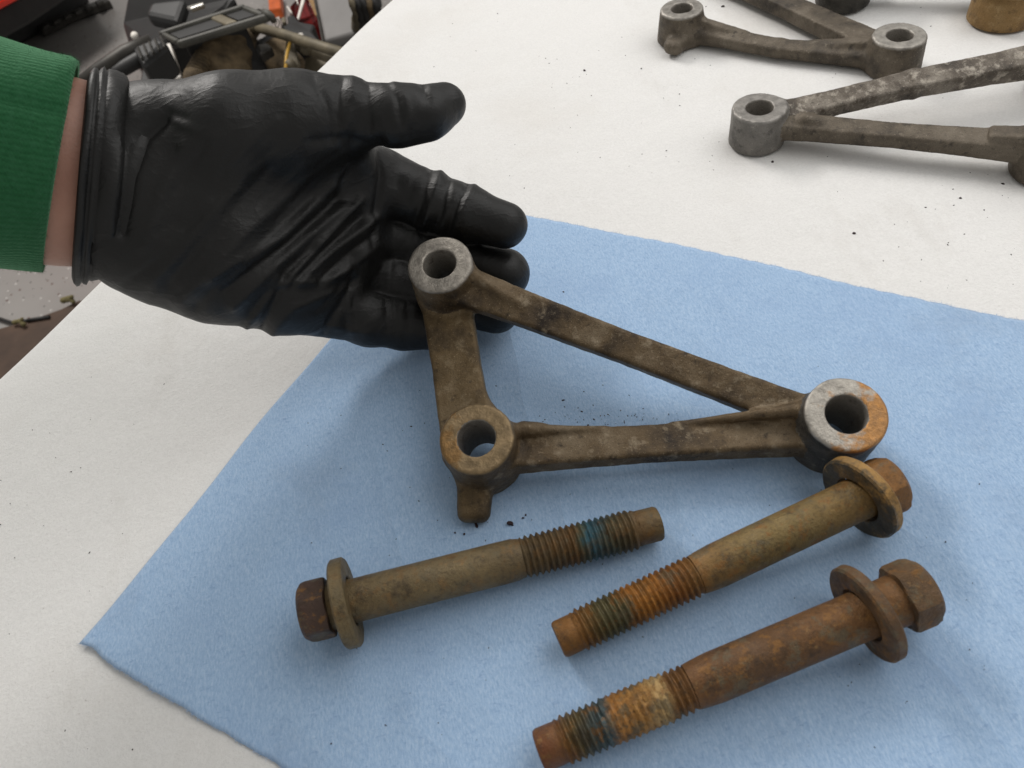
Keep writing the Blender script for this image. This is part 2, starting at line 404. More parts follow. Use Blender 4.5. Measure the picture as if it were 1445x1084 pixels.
make_bracket('bracket', 'dirty brown triangular cast bracket on the blue towel, one corner resting on gloved fingers',
             frame_from(PB3, ex, nb), prims, [(*c1, 6.5), (*c2, 6.9), (*c3, 6.75)], M1, (-34, -32, -34), (146, 96, 4), 0.75, 11, 'cast brackets on the bench')

# brackets on the white cover, top right of the picture
GREY, GDARK, GLIGHT = (0.118, 0.096, 0.070), (0.040, 0.033, 0.026), (0.24, 0.205, 0.16)
M2 = dict(bore=M1['bore'], arm=cast_metal('cast_olive', GREY, GDARK, GLIGHT, seed=8.0, lightamt=0.66),
          boss=cast_metal('cast_olive_boss', GREY, GDARK, GLIGHT, face=(0.30, 0.28, 0.25), seed=9.0, lightamt=0.66),
          arm2=cast_metal('cast_scraped', (0.115, 0.095, 0.075), (0.03, 0.025, 0.02), (0.42, 0.38, 0.32), seed=12.0, lightamt=0.58),
          dark=cast_metal('cast_black', (0.055, 0.05, 0.042), (0.02, 0.018, 0.015), (0.12, 0.105, 0.085), seed=14.0),
          bossg=cast_metal('cast_grey_boss', (0.16, 0.15, 0.135), (0.06, 0.055, 0.05), (0.27, 0.25, 0.225), face=(0.26, 0.245, 0.225), seed=10.0, lightamt=0.66))
UPV = np.array([0, 0, 1.0])
def flat_local(p0):
    return lambda x, y, z=0.0195: tuple(1000 * (at(x, y, z) - p0)[:2])
# bracket A: long curved arm between two bosses
p0 = at(1270, 49, 0.0195); L = flat_local(p0); e = (0.0, 0.0); f_ = L(962, 11); g_ = L(985, -75)
dfe = unit([e[0] - f_[0], e[1] - f_[1]]); dge = unit([e[0] - g_[0], e[1] - g_[1]])
nfe = np.array([dfe[1], -dfe[0]]); nfe = nfe * (1 if nfe[1] < 0 else -1)
lfe = math.hypot(*f_); mid = (f_[0] + dfe[0] * lfe * 0.5 + nfe[0] * 5, f_[1] + dfe[1] * lfe * 0.5 + nfe[1] * 5)
fl = (f_[0] - 10, f_[1] - 17)
prims = [
    ('arm', 'arm', lambda P: sd_bar(P, (*f_, -13.5), (*mid, -14.0), (7.8, 5.8, 5.6), (4.8, 3.7, 3.5), 2.4, 0.15), 3.0),
    ('arm', 'arm', lambda P: sd_bar(P, (*mid, -14.0), (0, 0, -13.5), (5.6, 6.0, 7.6), (3.5, 3.9, 5.2), 2.4, 0.15), 5.0),
    ('arm', 'arm', lambda P: sd_bar(P, (f_[0] + dfe[0] * 8, f_[1] + dfe[1] * 8, -9), pt(f_, dfe, 40, -12.5), (3.0, 2.4, 1.4), (6.0, 3.5, 1.4), 1.2), 5.0),
    ('arm', 'arm', lambda P: sd_bar(P, pt(e, dfe, -8, -8.5), pt(e, dfe, -44, -12.5), (3.0, 2.4, 1.4), (6.5, 3.5, 1.4), 1.2), 5.0),
    ('arm|b', 'arm', lambda P: sd_bar(P, (*g_, -11), (0, 0, -12.5), (9, 7.5, 9), (5, 4.2, 5.5), 1.6), 4.0),
    ('arm|b', 'arm', lambda P: sd_bar(P, pt(e, dge, -6, -9), pt(e, dge, -40, -11.5), (3, 2.4, 1.5), (5.5, 3.5, 1.6), 1.2), 5.0),
    ('lug', 'arm', lambda P: sd_bar(P, (f_[0] - 2, f_[1] - 9, -14.3), (f_[0] - 13, f_[1] - 18, -14.8), (6.0, 6.0, 5.8), (4.6, 4.6, 4.4), 4.2), 3.0),
    ('boss|1', 'boss', lambda P: sd_boss(P, dict(c=e, r=13.6, zb=-19.3, taper=0.05)), 3.0),
    ('boss|2', 'boss', lambda P: sd_boss(P, dict(c=f_, r=12.6, zb=-19.3, taper=0.10)), 3.0),
    ('boss|3', 'boss', lambda P: sd_boss(P, dict(c=g_, r=13.0, zb=-19.3)), 3.0)]
xs = [e[0], f_[0], g_[0]]; ys = [e[1], f_[1], g_[1]]
make_bracket('bracket', 'olive grey cast bracket on the white cover, farthest left of those behind the towel', frame_from(p0, (1, 0, 0), UPV), prims,
             [(*e, 6.6), (*f_, 6.2), (*g_, 6.2)], M2, (min(xs) - 32, min(ys) - 34, -22), (max(xs) + 20, max(ys) + 20, 4), 1.05, 21, 'cast brackets on the bench')
# bracket B: near boss at left, two arms running out of the picture
p0 = at(1072, 151, 0.0200); L = flat_local(p0); h_ = L(1502, 182, 0.0225); k_ = L(1520, 55, 0.027)
dh = unit(h_); dk = unit(k_)
prims = [
    ('arm', 'arm', lambda P: sd_bar(P, (0, 0, -9.5), (*h_, -8), (6.4, 5.6, 7.4), (5.2, 4.0, 5.6), 2.2, 0.2), 3.0),
    ('arm', 'arm', lambda P: capsule(P, pt((0, 0), dh, 22, -6), pt((0, 0), dh, 30, -6.5), 4.2, 3.2), 1.6),
    ('arm', 'arm', lambda P: sd_bar(P, pt(h_, dh, -28, -4.5), pt(h_, dh, -8, -3), (5.0, 5.2, 6), (3.4, 3.4, 4), 2.0), 1.6),
    ('arm|b', 'arm2', lambda P: sd_bar(P, (0, 0, -8), (k_[0] * 0.5, k_[1] * 0.5, -2.0), (6.6, 5.6, 6), (5.5, 4.4, 4.6), 1.8, 0.3), 3.0),
    ('arm|b', 'arm2', lambda P: sd_bar(P, (k_[0] * 0.5, k_[1] * 0.5, -2.0), (*k_, -1), (6, 6.2, 8), (4.6, 5.2, 8), 1.8, 0.3), 5.0),
    ('arm|b', 'arm2', lambda P: capsule(P, pt((0, 0), dk, 12, -6), pt((0, 0), dk, 24, -6.5), 4.4, 3.6), 1.6),
    ('boss|1', 'bossg', lambda P: sd_boss(P, dict(c=(0, 0), r=13.4, zb=-19.8, taper=0.03)), 2.6),
    ('boss|2', 'boss', lambda P: sd_boss(P, dict(c=h_, r=13.4, zt=3.0, zb=-19.8, taper=0.10)), 2.6),
    ('boss|3', 'dark', lambda P: sd_boss(P, dict(c=k_, r=13.6, zt=7.0, zb=-19.8)), 2.6)]
xs = [0, h_[0], k_[0]]; ys = [0, h_[1], k_[1]]
make_bracket('bracket', 'grey cast bracket on the white cover, two arms spreading right from one boss', frame_from(p0, (1, 0, 0), UPV), prims,
             [(0, 0, 6.6), (*h_, 6.6), (*k_, 6.6)], M2, (min(xs) - 20, min(ys) - 22, -22), (max(xs) + 20, max(ys) + 20, 11), 1.05, 31, 'cast brackets on the bench')
# bracket C: dark boss at the top edge of the picture
p0 = at(1188, 5, 0.0) + np.array([0, 0, 0.030]); m1 = (88.0, -40.0); m2 = (30.0, 80.0)
prims = [
    ('arm', 'dark', lambda P: sd_bar(P, (0, 0, -19), (*m1, -10), (7, 6, 7), (5, 4, 6), 1.6), 4.0),
    ('arm|b', 'dark', lambda P: sd_bar(P, (0, 0, -14), (*m2, -12), (7, 6, 7), (5, 4, 6), 1.6), 4.0),
    ('boss|1', 'dark', lambda P: sd_boss(P, dict(c=(0, 0), r=15.0, zb=-29.0)), 3.0),
    ('boss|2', 'dark', lambda P: sd_boss(P, dict(c=m1, r=13.0, zt=4, zb=-29.0)), 3.0),
    ('boss|3', 'dark', lambda P: sd_boss(P, dict(c=m2, r=13.0, zb=-29.0)), 3.0)]
make_bracket('bracket', 'dark cast bracket cut off by the top edge of the picture', frame_from(p0, (1, 0, 0), UPV), prims,
             [(0, 0, 7), (*m1, 6.5), (*m2, 6.5)], M2, (-20, -58, -32), (106, 98, 8), 1.2, 41, 'cast brackets on the bench')
# brass-coloured sleeve
def lathe(name, prof, mat, parent=None, seg=64, axis_frame=None, closed=False):
    V = []; F = []
    for (r, x) in prof:
        for k in range(seg):
            a = 2 * math.pi * k / seg; V.append((x, r * math.cos(a), r * math.sin(a)))
    n_ = len(prof); rng_ = n_ if closed else n_ - 1
    for i in range(rng_):
        for k in range(seg):
            a, b = i * seg + k, i * seg + (k + 1) % seg; c_, d_ = ((i + 1) % n_) * seg + (k + 1) % seg, ((i + 1) % n_) * seg + k
            F.append((a, d_, c_, b))
    if not closed:
        F.append(tuple(range(seg))); F.append(tuple(reversed(range((n_ - 1) * seg, n_ * seg))))
    o = mesh_obj(name, V, F, mat, parent); o.data.set_sharp_from_angle(angle=math.radians(38)); return o
brass = cast_metal('brassy_rust', (0.25, 0.15, 0.055), (0.10, 0.06, 0.025), (0.36, 0.25, 0.12), seed=17.0, metal=0.3)
s0 = at(1411, 27, 0.0)
slv = empty('sleeve', s0); tag(slv, 'brassy brown round sleeve in the top right corner of the picture', 'sleeve')
slv.rotation_euler = (0, -math.pi / 2, 0)
sb = lathe('barrel', [(0.0165, 0.0003), (0.0175, 0.001), (0.0172, 0.0195), (0.0165, 0.0205), (0.0085, 0.0205), (0.008, 0.020), (0.008, 0.0005)], brass, slv, closed=True)
sb2 = lathe('collar', [(0.0178, 0.0190), (0.0183, 0.0196), (0.0183, 0.0222), (0.0175, 0.0228), (0.0092, 0.0228), (0.0087, 0.0222), (0.0087, 0.0190)], brass, slv, closed=True)

# ================================================================== BOLTS
def bolt_mat(name, bands, seed, metal=0.35, rough=0.55, patch=None, bumpy=0.5, rusty=1.0):
    """bands: colour stops along the bolt (metres from head)"""
    n = NB(name); v = n.mapping(loc=(seed, seed, seed)); s = n.sep()
    x = n.math('ADD', s[0], n.math('MULTIPLY', n.math('SUBTRACT', n.noise(95, 6, 0.7, v), 0.5), 0.014))
    t = n.math('DIVIDE', x, 0.14)
    c = n.ramp(t, [(p / 0.14, q) for p, q in bands])
    dk = n.ramp(n.noise(150, 6, 0.65, v), [(0.3, 0.75), (0.48, 0.0)])
    c = n.mix(dk, c, (0.03, 0.02, 0.012))
    lt = n.ramp(n.noise(95, 5, 0.6, n.mapping(loc=(seed + 2, 0, 1))), [(0.52, 0.0), (0.72, 0.5)])
    c = n.mix(lt, c, (1.5, 1.45, 1.35), 'MULTIPLY')
    c = n.mix(n.ramp(n.noise(210, 6, 0.7, n.mapping(loc=(seed, 4, seed))), [(0.53, 0.0), (0.60, 0.75 * rusty)]), c, (0.21, 0.098, 0.024))
    c = n.mix(n.ramp(n.noise(120, 6, 0.7, n.mapping(loc=(5, seed, 2))), [(0.54, 0.0), (0.62, 0.7 * min(1, rusty + 0.3))]), c, (0.12, 0.10, 0.06))
    c = n.mix(n.ramp(n.noise(330, 6, 0.7, n.mapping(loc=(seed, 7, 1))), [(0.60, 0.0), (0.70, 0.45)]), c, (0.32, 0.19, 0.07))
    c = n.mix(n.ramp(n.noise(900, 4, 0.7, v), [(0.3, 0.5), (0.5, 0.0)]), c, (0.04, 0.025, 0.015))
    n.set(color=c, metal=metal, rough=n.ramp(n.noise(180, 5, 0.6, v), [(0.35, rough - 0.17), (0.65, rough + 0.12)]), spec=0.45)
    n.bump(n.noise(260, 6, 0.7, v), 0.6, 0.0010); n.bump(n.noise(1500, 3, 0.7, v), bumpy, 0.0004)
    return n.m
def make_bolt(label, head_px, tip_px, zh, zt, mats, L=0.131, head=(0.0, 0.0100), washer=(0.0125, 0.0165), thread=(0.083, 0.1235), spin=0.0, wtilt=0.0, wlean=0.0, rs=0.0076, rw=0.0158, worn=None, waist=0.0):
    A, B = at(*head_px, zh), at(*tip_px, zt)
    d = unit(B - A); side = unit(np.cross([0, 0, 1], d)); upv = np.cross(d, side)
    fr = Matrix(((d[0], side[0], upv[0], A[0]), (d[1], side[1], upv[1], A[1]), (d[2], side[2], upv[2], A[2]), (0, 0, 0, 1)))
    sc_ = float(np.linalg.norm(B - A) / L); print('bolt', label[:20], 'scale', sc_)
    root = empty('bolt'); root.matrix_world = fr @ Matrix.Scale(sc_, 4); tag(root, label, 'bolt', 'bolts on the blue towel')
    # hex head
    rc = 0.0110; seg = 48; V = []; F = []
    def hexr(a):
        a = (a + spin) % (math.pi / 3) - math.pi / 6; return rc * math.cos(math.pi / 6) / math.cos(a)
    hp = [(0.0, 0.0078, 1), (0.0002, 0.0090, 1), (0.0014, 0.0104, 1), (0.0030, 1.0, 0), (head[1] - 0.0012, 1.0, 0), (head[1] - 0.0003, 0.0105, 1), (head[1], 0.0094, 1)]
    for x, r, rd in hp:
        for k in range(seg):
            a = 2 * math.pi * k / seg; rr = min(hexr(a), r if rd else 9)
            V.append((x, rr * math.cos(a), rr * math.sin(a)))
    for i in range(len(hp) - 1):
        for k in range(seg): F.append((i * seg + k, (i + 1) * seg + k, (i + 1) * seg + (k + 1) % seg, i * seg + (k + 1) % seg))
    F.append(tuple(range(seg))); F.append(tuple(reversed(range((len(hp) - 1) * seg, len(hp) * seg))))
    o = mesh_obj('head', V, F, mats[0], root); o.data.set_sharp_from_angle(angle=math.radians(28))
    # washer with hole
    w0, w1 = washer; ri = rs + 0.0010
    o = lathe('washer', [(ri + 0.0003, w0), (rw - 0.0007, w0), (rw, w0 + 0.0007), (rw, w1 - 0.0007), (rw - 0.0007, w1), (ri + 0.0004, w1), (ri, w1 - 0.0004), (ri, w0 + 0.0004)], mats[1], root, closed=True)
    wc = (w0 + w1) / 2
    o.matrix_local = Matrix.Translation((wc, 0, 0)) @ Matrix.Rotation(wtilt, 4, 'Z') @ Matrix.Rotation(wlean, 4, 'Y') @ Matrix.Translation((-wc, 0, 0))
    # shank
    t0, t1 = thread
    lathe('shank', [(rs * 1.06, head[1] - 0.0004), (rs * 1.03, w0), (rs * 1.0, w1 + 0.002), (rs * 0.995, t0 - 0.007), (rs * 0.985 - waist, t0 - 0.002), (rs * 0.90, t0 + 0.001)], mats[2], root, 48)
    # helical thread: rows follow the helix so that crests and roots stay crisp
    seg = 48; pitch = 0.0022; fr_ = (0.0, 0.14, 0.46, 0.60); hi_ = (0, 0, 1, 1); turns = int((t1 - t0) / pitch) + 2; V = []; F = []
    rt_ = rs * 0.985 - waist; rr_ = np.random.default_rng(int(1000 * spin) + 5); wear = rr_.normal(0, 0.00007, (turns * 4 + 8, seg))
    rows = [(i, q) for i in range(-1, turns) for q in range(4)]
    for ri_, (i, q) in enumerate(rows):
        for k in range(seg):
            a = 2 * math.pi * k / seg; x = t0 + pitch * (i + fr_[q] + k / seg); xc = min(max(x, t0), t1)
            dep = 0.0011
            if worn and worn[0] < xc < worn[1]: dep *= 0.5
            end = max(0.0, min(1.0, (xc - t0) / 0.0022, (t1 - xc) / 0.0024))
            r = rt_ - dep * (1 - hi_[q] * end) + wear[ri_, k] * (2.2 if worn and worn[0] < xc < worn[1] else 1.0)
            V.append((xc, r * math.cos(a), r * math.sin(a)))
    N = len(rows)
    for ri_ in range(N - 1):
        for k in range(seg):
            k2 = (k + 1) % seg; up_ = 4 if k2 == 0 else 0
            if ri_ + 1 + up_ >= N: continue
            F.append((ri_ * seg + k, (ri_ + 1) * seg + k, (ri_ + 1 + up_) * seg + k2, (ri_ + up_) * seg + k2))
    o = mesh_obj('thread', V, F, mats[2], root); o.data.set_sharp_from_angle(angle=math.radians(30))
    rp = rs * 0.83
    lathe('dog_point', [(rp * 0.98, t1 - 0.001), (rp, t1 + 0.0005), (rp, L - 0.0012), (rp * 0.93, L - 0.0003), (rp * 0.8, L)], mats[2], root, 48)
    return root
OLV, OLV2 = (0.135, 0.094, 0.042), (0.165, 0.122, 0.06)
b1m = bolt_mat('bolt_olive', [(0.0, OLV), (0.06, OLV2), (0.084, (0.11, 0.076, 0.036)), (0.099, (0.12, 0.065, 0.022)), (0.1020, (0.075, 0.085, 0.055)), (0.1045, (0.035, 0.11, 0.145)), (0.1075, (0.045, 0.10, 0.12)), (0.112, (0.085, 0.085, 0.05)), (0.122, (0.13, 0.075, 0.028)), (0.13, (0.14, 0.095, 0.04))], 1.0, rusty=0.45)
b1h = bolt_mat('bolt_head_dark', [(0.0, (0.068, 0.038, 0.027)), (0.02, (0.06, 0.036, 0.025))], 2.0, metal=0.2, rough=0.6)
b1w = bolt_mat('washer_olive', [(0.0, OLV2), (0.02, OLV2)], 3.0, metal=0.4, rusty=0.3)
make_bolt('olive brown bolt with dark hex head and blue band on its thread', (427, 866), (931, 738), 0.0150, 0.0078, (b1h, b1w, b1m), spin=0.35, washer=(0.0128, 0.0178), thread=(0.0785, 0.1225), wtilt=0.03)
b2m = bolt_mat('bolt_yellow', [(0.0, (0.20, 0.11, 0.032)), (0.04, (0.185, 0.132, 0.05)), (0.062, (0.17, 0.118, 0.045)), (0.076, (0.21, 0.115, 0.035)), (0.088, (0.23, 0.09, 0.02)), (0.098, (0.38, 0.165, 0.03)), (0.1035, (0.33, 0.135, 0.022)), (0.107, (0.085, 0.078, 0.036)), (0.114, (0.10, 0.085, 0.035)), (0.121, (0.20, 0.09, 0.02)), (0.13, (0.19, 0.085, 0.02))], 5.0)
b2h = bolt_mat('bolt_head_orange', [(0.0, (0.20, 0.092, 0.024)), (0.02, (0.235, 0.11, 0.026))], 6.0, metal=0.3)
b2w = bolt_mat('washer_gold', [(0.0, (0.36, 0.21, 0.06)), (0.0138, (0.34, 0.195, 0.06)), (0.0156, (0.075, 0.062, 0.042)), (0.02, (0.075, 0.062, 0.042))], 7.0, metal=0.4, rusty=0.25)
make_bolt('yellowish rusty bolt with golden washer touching the right boss of the bracket', (1263, 679), (787, 904), 0.0150, 0.0078, (b2h, b2w, b2m), spin=0.1, washer=(0.0114, 0.0158), thread=(0.0775, 0.1245), wtilt=0.20, wlean=-0.06, waist=0.0003)
b3m = bolt_mat('bolt_rust', [(0.0, (0.155, 0.075, 0.024)), (0.03, (0.15, 0.07, 0.022)), (0.06, (0.105, 0.055, 0.024)), (0.078, (0.13, 0.06, 0.02)), (0.087, (0.18, 0.09, 0.03)), (0.0905, (0.42, 0.29, 0.125)), (0.097, (0.33, 0.17, 0.045)), (0.1055, (0.30, 0.135, 0.03)), (0.1090, (0.045, 0.072, 0.080)), (0.1135, (0.055, 0.075, 0.075)), (0.1175, (0.10, 0.075, 0.03)), (0.123, (0.15, 0.065, 0.02)), (0.13, (0.145, 0.05, 0.017))], 9.0)
b3h = bolt_mat('bolt_head_rust', [(0.0, (0.12, 0.068, 0.03)), (0.02, (0.11, 0.06, 0.025))], 10.0, metal=0.2, rough=0.65)
b3w = bolt_mat('washer_brown', [(0.0, (0.115, 0.065, 0.03)), (0.03, (0.115, 0.06, 0.025))], 11.0, metal=0.2, rough=0.65)
make_bolt('rust brown bolt nearest the camera, its washer slid away from the head', (1307, 830), (760, 1060), 0.0150, 0.0078, (b3h, b3w, b3m), spin=0.25, washer=(0.0185, 0.0225), thread=(0.0795, 0.1245), wtilt=0.09, wlean=0.0, worn=(0.088, 0.109), waist=0.0003)

# ================================================================== GLOVED HAND
def K(x, y, z, r): return (at(x, y, z * 0.001).astype(np.float32), r * 0.001)
def chain(P, pts, k):
    d = None
    for (a, ra), (b, rb) in zip(pts[:-1], pts[1:]):
        e = capsule(P, a, b, ra, rb); d = e if d is None else smin(d, e, k)
    return d
wrist = [K(185, 255, 97, 21), K(225, 258, 94, 21)]
palm = [
    [K(190, 186, 108, 16.0), K(225, 187, 108, 16.2), K(330, 186, 105, 19.2), K(420, 174, 101, 17.3), K(478, 164, 99, 12.6)],
    [K(190, 245, 100, 18), K(300, 262, 89, 18), K(505, 270, 63, 13.0)],
    [K(190, 295, 92, 18), K(320, 320, 76, 18.5), K(490, 335, 52, 13.5)],
    [K(190, 320, 86, 17.5), K(300, 352, 70, 19.5), K(470, 385, 42, 13.5)],
    [K(190, 348, 80, 15.5), K(225, 360, 75, 16.2), K(310, 386, 62, 17.5), K(400, 412, 47, 15.5), K(455, 430, 34, 12.5)],
    [K(420, 200, 92, 12), K(490, 214, 80, 9), K(535, 236, 66, 8)]]
fingers = [
    [K(440, 168, 101, 13.2), K(500, 163, 99, 11.6), K(562, 164, 98, 10.4), K(600, 160, 97, 9.2), K(627, 148, 96, 7.9)],
    [K(500, 270, 62, 13.0), K(560, 266, 57, 11.9), K(608, 284, 51, 11.6), K(655, 301, 47, 11.2), K(712, 318, 43, 9.6)],
    [K(490, 335, 48, 13), K(560, 341, 36, 11.8), K(630, 362, 27, 11.4), K(712, 386, 21, 11.0)],
    [K(470, 385, 38, 12.6), K(540, 391, 28, 11.4), K(620, 415, 19, 11.0), K(700, 436, 15.5, 10.6)],
    [K(455, 430, 32, 12.0), K(520, 449, 22, 11.2), K(570, 457, 16, 10.6), K(622, 464, 13, 9.6)]]
def hand_sdf(P):
    d = None
    for ch in palm:
        e = chain(P, ch, 0.008); d = e if d is None else smin(d, e, 0.012)
    d = smin(d, capsule(P, *[q for q in (wrist[0][0], wrist[1][0])], wrist[0][1], wrist[1][1]), 0.01)
    fmin = None
    for ch in fingers:
        e = chain(P, ch, 0.005); fmin = e if fmin is None else smin(fmin, e, 0.0012)
    return smin(d, fmin, 0.006)
pts = np.array([q[0] for ch in palm + fingers for q in ch])
hv, hq = surface_nets(hand_sdf, pts.min(0) - 0.03, pts.max(0) + 0.03, 0.0009)
hn = grad(hand_sdf, hv, 0.0004)
hv = hv - hn * hand_sdf(hv.astype(np.float32))[:, None] * 0.9
px, py = proj(hv)
def seg_dist(px, py, line):
    best = np.full(px.shape, 1e9)
    for (x0, y0), (x1, y1) in zip(line[:-1], line[1:]):
        dx, dy = x1 - x0, y1 - y0; t = np.clip(((px - x0) * dx + (py - y0) * dy) / (dx * dx + dy * dy), 0, 1)
        best = np.minimum(best, np.hypot(px - x0 - t * dx, py - y0 - t * dy))
    return best
folds = [  # polyline over the glove, half width, height in mm (negative = crease)
    ([(300, 392), (400, 332), (470, 262)], 11, 1.5), ([(318, 412), (395, 352), (478, 280)], 6, -1.4), ([(330, 432), (392, 372), (484, 292)], 9, 1.3),
    ([(355, 440), (400, 390), (440, 350)], 6, -1.3), ([(398, 402), (450, 345), (508, 283)], 7, 1.7), ([(412, 402), (462, 350), (512, 305)], 5, -1.4),
    ([(420, 398), (470, 352), (532, 308)], 6, 1.4), ([(450, 398), (500, 352), (530, 330)], 5, -1.1), ([(470, 392), (515, 362), (530, 350)], 5, 1.0),
    ([(348, 462), (378, 420), (392, 392)], 6, 1.2), ([(366, 468), (386, 428), (402, 395)], 5, -1.5), ([(385, 470), (412, 436), (470, 412)], 7, 0.9),
    ([(400, 400), (450, 398), (500, 380)], 6, 0.9), ([(455, 472), (485, 425), (503, 398)], 5, -1.4),
    ([(172, 330), (182, 250), (205, 195), (232, 168)], 10, -2.0), ([(222, 160), (250, 172), (300, 195)], 8, 0.6), ([(236, 158), (262, 168)], 5, -0.5),
    ([(205, 345), (235, 260), (262, 205)], 13, 1.0), ([(215, 400), (300, 300), (350, 240)], 12, 0.9), ([(238, 400), (310, 318), (380, 238)], 10, -0.8),
    ([(255, 425), (335, 340), (430, 250)], 13, 1.0), ([(275, 432), (350, 360), (440, 275)], 9, -0.8),
    ([(440, 105), (462, 150), (470, 200)], 6, -1.0), ([(482, 112), (476, 160), (484, 205)], 5, -1.2), ([(498, 112), (500, 150), (480, 190)], 8, 0.8),
    ([(518, 112), (523, 150), (520, 185)], 4, -0.9), ([(548, 118), (562, 140), (568, 178)], 4, -1.0), ([(556, 118), (572, 140), (576, 170)], 5, 0.6), ([(597, 118), (602, 138)], 7, -1.6),
    ([(440, 200), (490, 195), (520, 205)], 8, -1.0), ([(536, 200), (538, 250), (530, 305)], 6, -1.8), ([(495, 205), (492, 240), (470, 280)], 7, -0.8),
    ([(612, 232), (602, 262), (585, 312)], 5, -1.4), ([(625, 235), (608, 285), (600, 320)], 5, 1.1), ([(636, 250), (622, 300), (612, 325)], 4, -1.2),
    ([(660, 258), (640, 300), (630, 330)], 5, -1.5), ([(670, 262), (652, 300)], 5, 0.9), ([(570, 220), (560, 260)], 10, -0.5),
    ([(606, 315), (598, 350)], 4, -0.9), ([(590, 320), (586, 345)], 5, 0.6), ([(530, 318), (527, 350)], 5, -1.2), ([(500, 362), (497, 405)], 5, -1.2), ([(552, 370), (548, 410)], 4, -0.7),
    ([(486, 420), (490, 465)], 3.5, -0.7), ([(500, 420), (504, 462)], 3.5, -0.8), ([(545, 425), (547, 465)], 3.5, -0.7), ([(556, 425), (558, 465)], 3.5, -0.6), ([(575, 425), (577, 465)], 4, -0.5),
    ([(430, 470), (470, 462), (520, 470)], 5, 0.5)]
_r = random.Random(3)
for (x0, y0, x1, y1, hw) in ((470, 160, 600, 162, 42), (545, 258, 690, 308, 40), (470, 440, 590, 458, 36), (500, 385, 570, 398, 26), (520, 338, 610, 352, 22)):
    for _ in range(13):                                # fine cross wrinkles over the fingers
        t = _r.random(); cx, cy = x0 + (x1 - x0) * t, y0 + (y1 - y0) * t; dx, dy = unit([x1 - x0, y1 - y0]); q = _r.uniform(-0.7, 0.7) * hw; ln = _r.uniform(0.25, 0.6) * hw; sk = _r.uniform(-0.45, 0.45)
        ax0, ay0 = cx - dy * q, cy + dx * q
        folds.append(([(ax0 - (-dy + dx * sk) * ln, ay0 - (dx + dy * sk) * ln), (ax0 + (-dy + dx * sk) * ln, ay0 + (dx + dy * sk) * ln)], _r.uniform(2.6, 4.0), _r.uniform(-0.5, 0.35)))
for _ in range(34):                                    # fine pulls across the palm
    cx, cy = _r.uniform(200, 500), _r.uniform(190, 440); a = -0.75 + _r.uniform(-0.35, 0.35); ln = _r.uniform(18, 60)
    folds.append(([(cx - ln * math.cos(a), cy - ln * math.sin(a)), (cx, cy + _r.uniform(-3, 3)), (cx + ln * math.cos(a), cy + ln * math.sin(a))], _r.uniform(2.8, 5.0), _r.uniform(-0.45, 0.45)))
disp = np.zeros(len(hv))
facing = np.clip(((CAM - hv) / np.linalg.norm(CAM - hv, axis=1)[:, None] * hn).sum(1) * 2.5 + 0.6, 0, 1)
for line, wd, amp in folds: disp += amp * (0.0015 if line[0][0] < 470 and line[0][1] > 220 else 0.0011) * np.exp(-(seg_dist(px, py, line) / (0.85 * wd)) ** 1.3)
hv32 = hv.astype(np.float32)
ph = (px * 0.62 + py * 0.78) / 15.0 + 2.6 * lump(hv32, 60.0, 63) + 0.8 * lump(hv32, 170.0, 64)
mask = np.clip(1.6 * lump(hv32, 55.0, 65) + 0.35, 0, 1) * np.clip((px - 175) / 60, 0, 1) * np.clip((560 - px) / 60, 0, 1) * np.clip((py - 190) / 60, 0, 1)
disp += 0.0008 * mask * ((1 - np.abs(np.sin(ph))) ** 3 - 0.2)
loose = 0.00030 * lump(hv32, 170.0, 61) + 0.00018 * lump(hv32, 420.0, 62)
disp = disp * facing + loose
ed = np.concatenate([hq[:, [0, 1]], hq[:, [1, 2]], hq[:, [2, 3]], hq[:, [3, 0]]]); deg = np.bincount(ed.ravel(), minlength=len(hv))
for _ in range(3):
    sm_ = np.bincount(ed[:, 0], disp[ed[:, 1]], len(hv)) + np.bincount(ed[:, 1], disp[ed[:, 0]], len(hv)); disp = 0.5 * disp + 0.5 * sm_ / np.maximum(deg, 1)
hv = hv + hn * disp[:, None]
n = NB('black_nitrile')
c = n.ramp(n.noise(60, 4), [(0.3, (0.0055, 0.0055, 0.0052)), (0.7, (0.0085, 0.0083, 0.0078))])
n.set(color=c, rough=n.ramp(n.noise(120, 4), [(0.3, 0.42), (0.7, 0.54)]), spec=0.35)
def ridged(scale, vec, pw):
    w = n.noise(scale, 3, 0.5, vec, 0.5); return n.math('POWER', n.math('SUBTRACT', 1.0, n.math('ABSOLUTE', n.math('SUBTRACT', n.math('MULTIPLY', w, 2.0), 1.0))), pw)
n.bump(ridged(85, n.mapping(scale=(0.55, 1.3, 1), rot=(0, 0, -0.75)), 14.0), 0.13, 0.0010)
n.bump(ridged(190, n.mapping(scale=(1.4, 0.5, 1), rot=(0, 0, 0.2)), 12.0), 0.07, 0.0006)
n.bump(n.noise(220, 4, 0.6, n.mapping(scale=(1, 2.5, 1), rot=(0, 0, 0.6))), 0.16, 0.0010); n.bump(n.noise(2200, 2, 0.6), 0.15, 0.0002)
nitrile = n.m

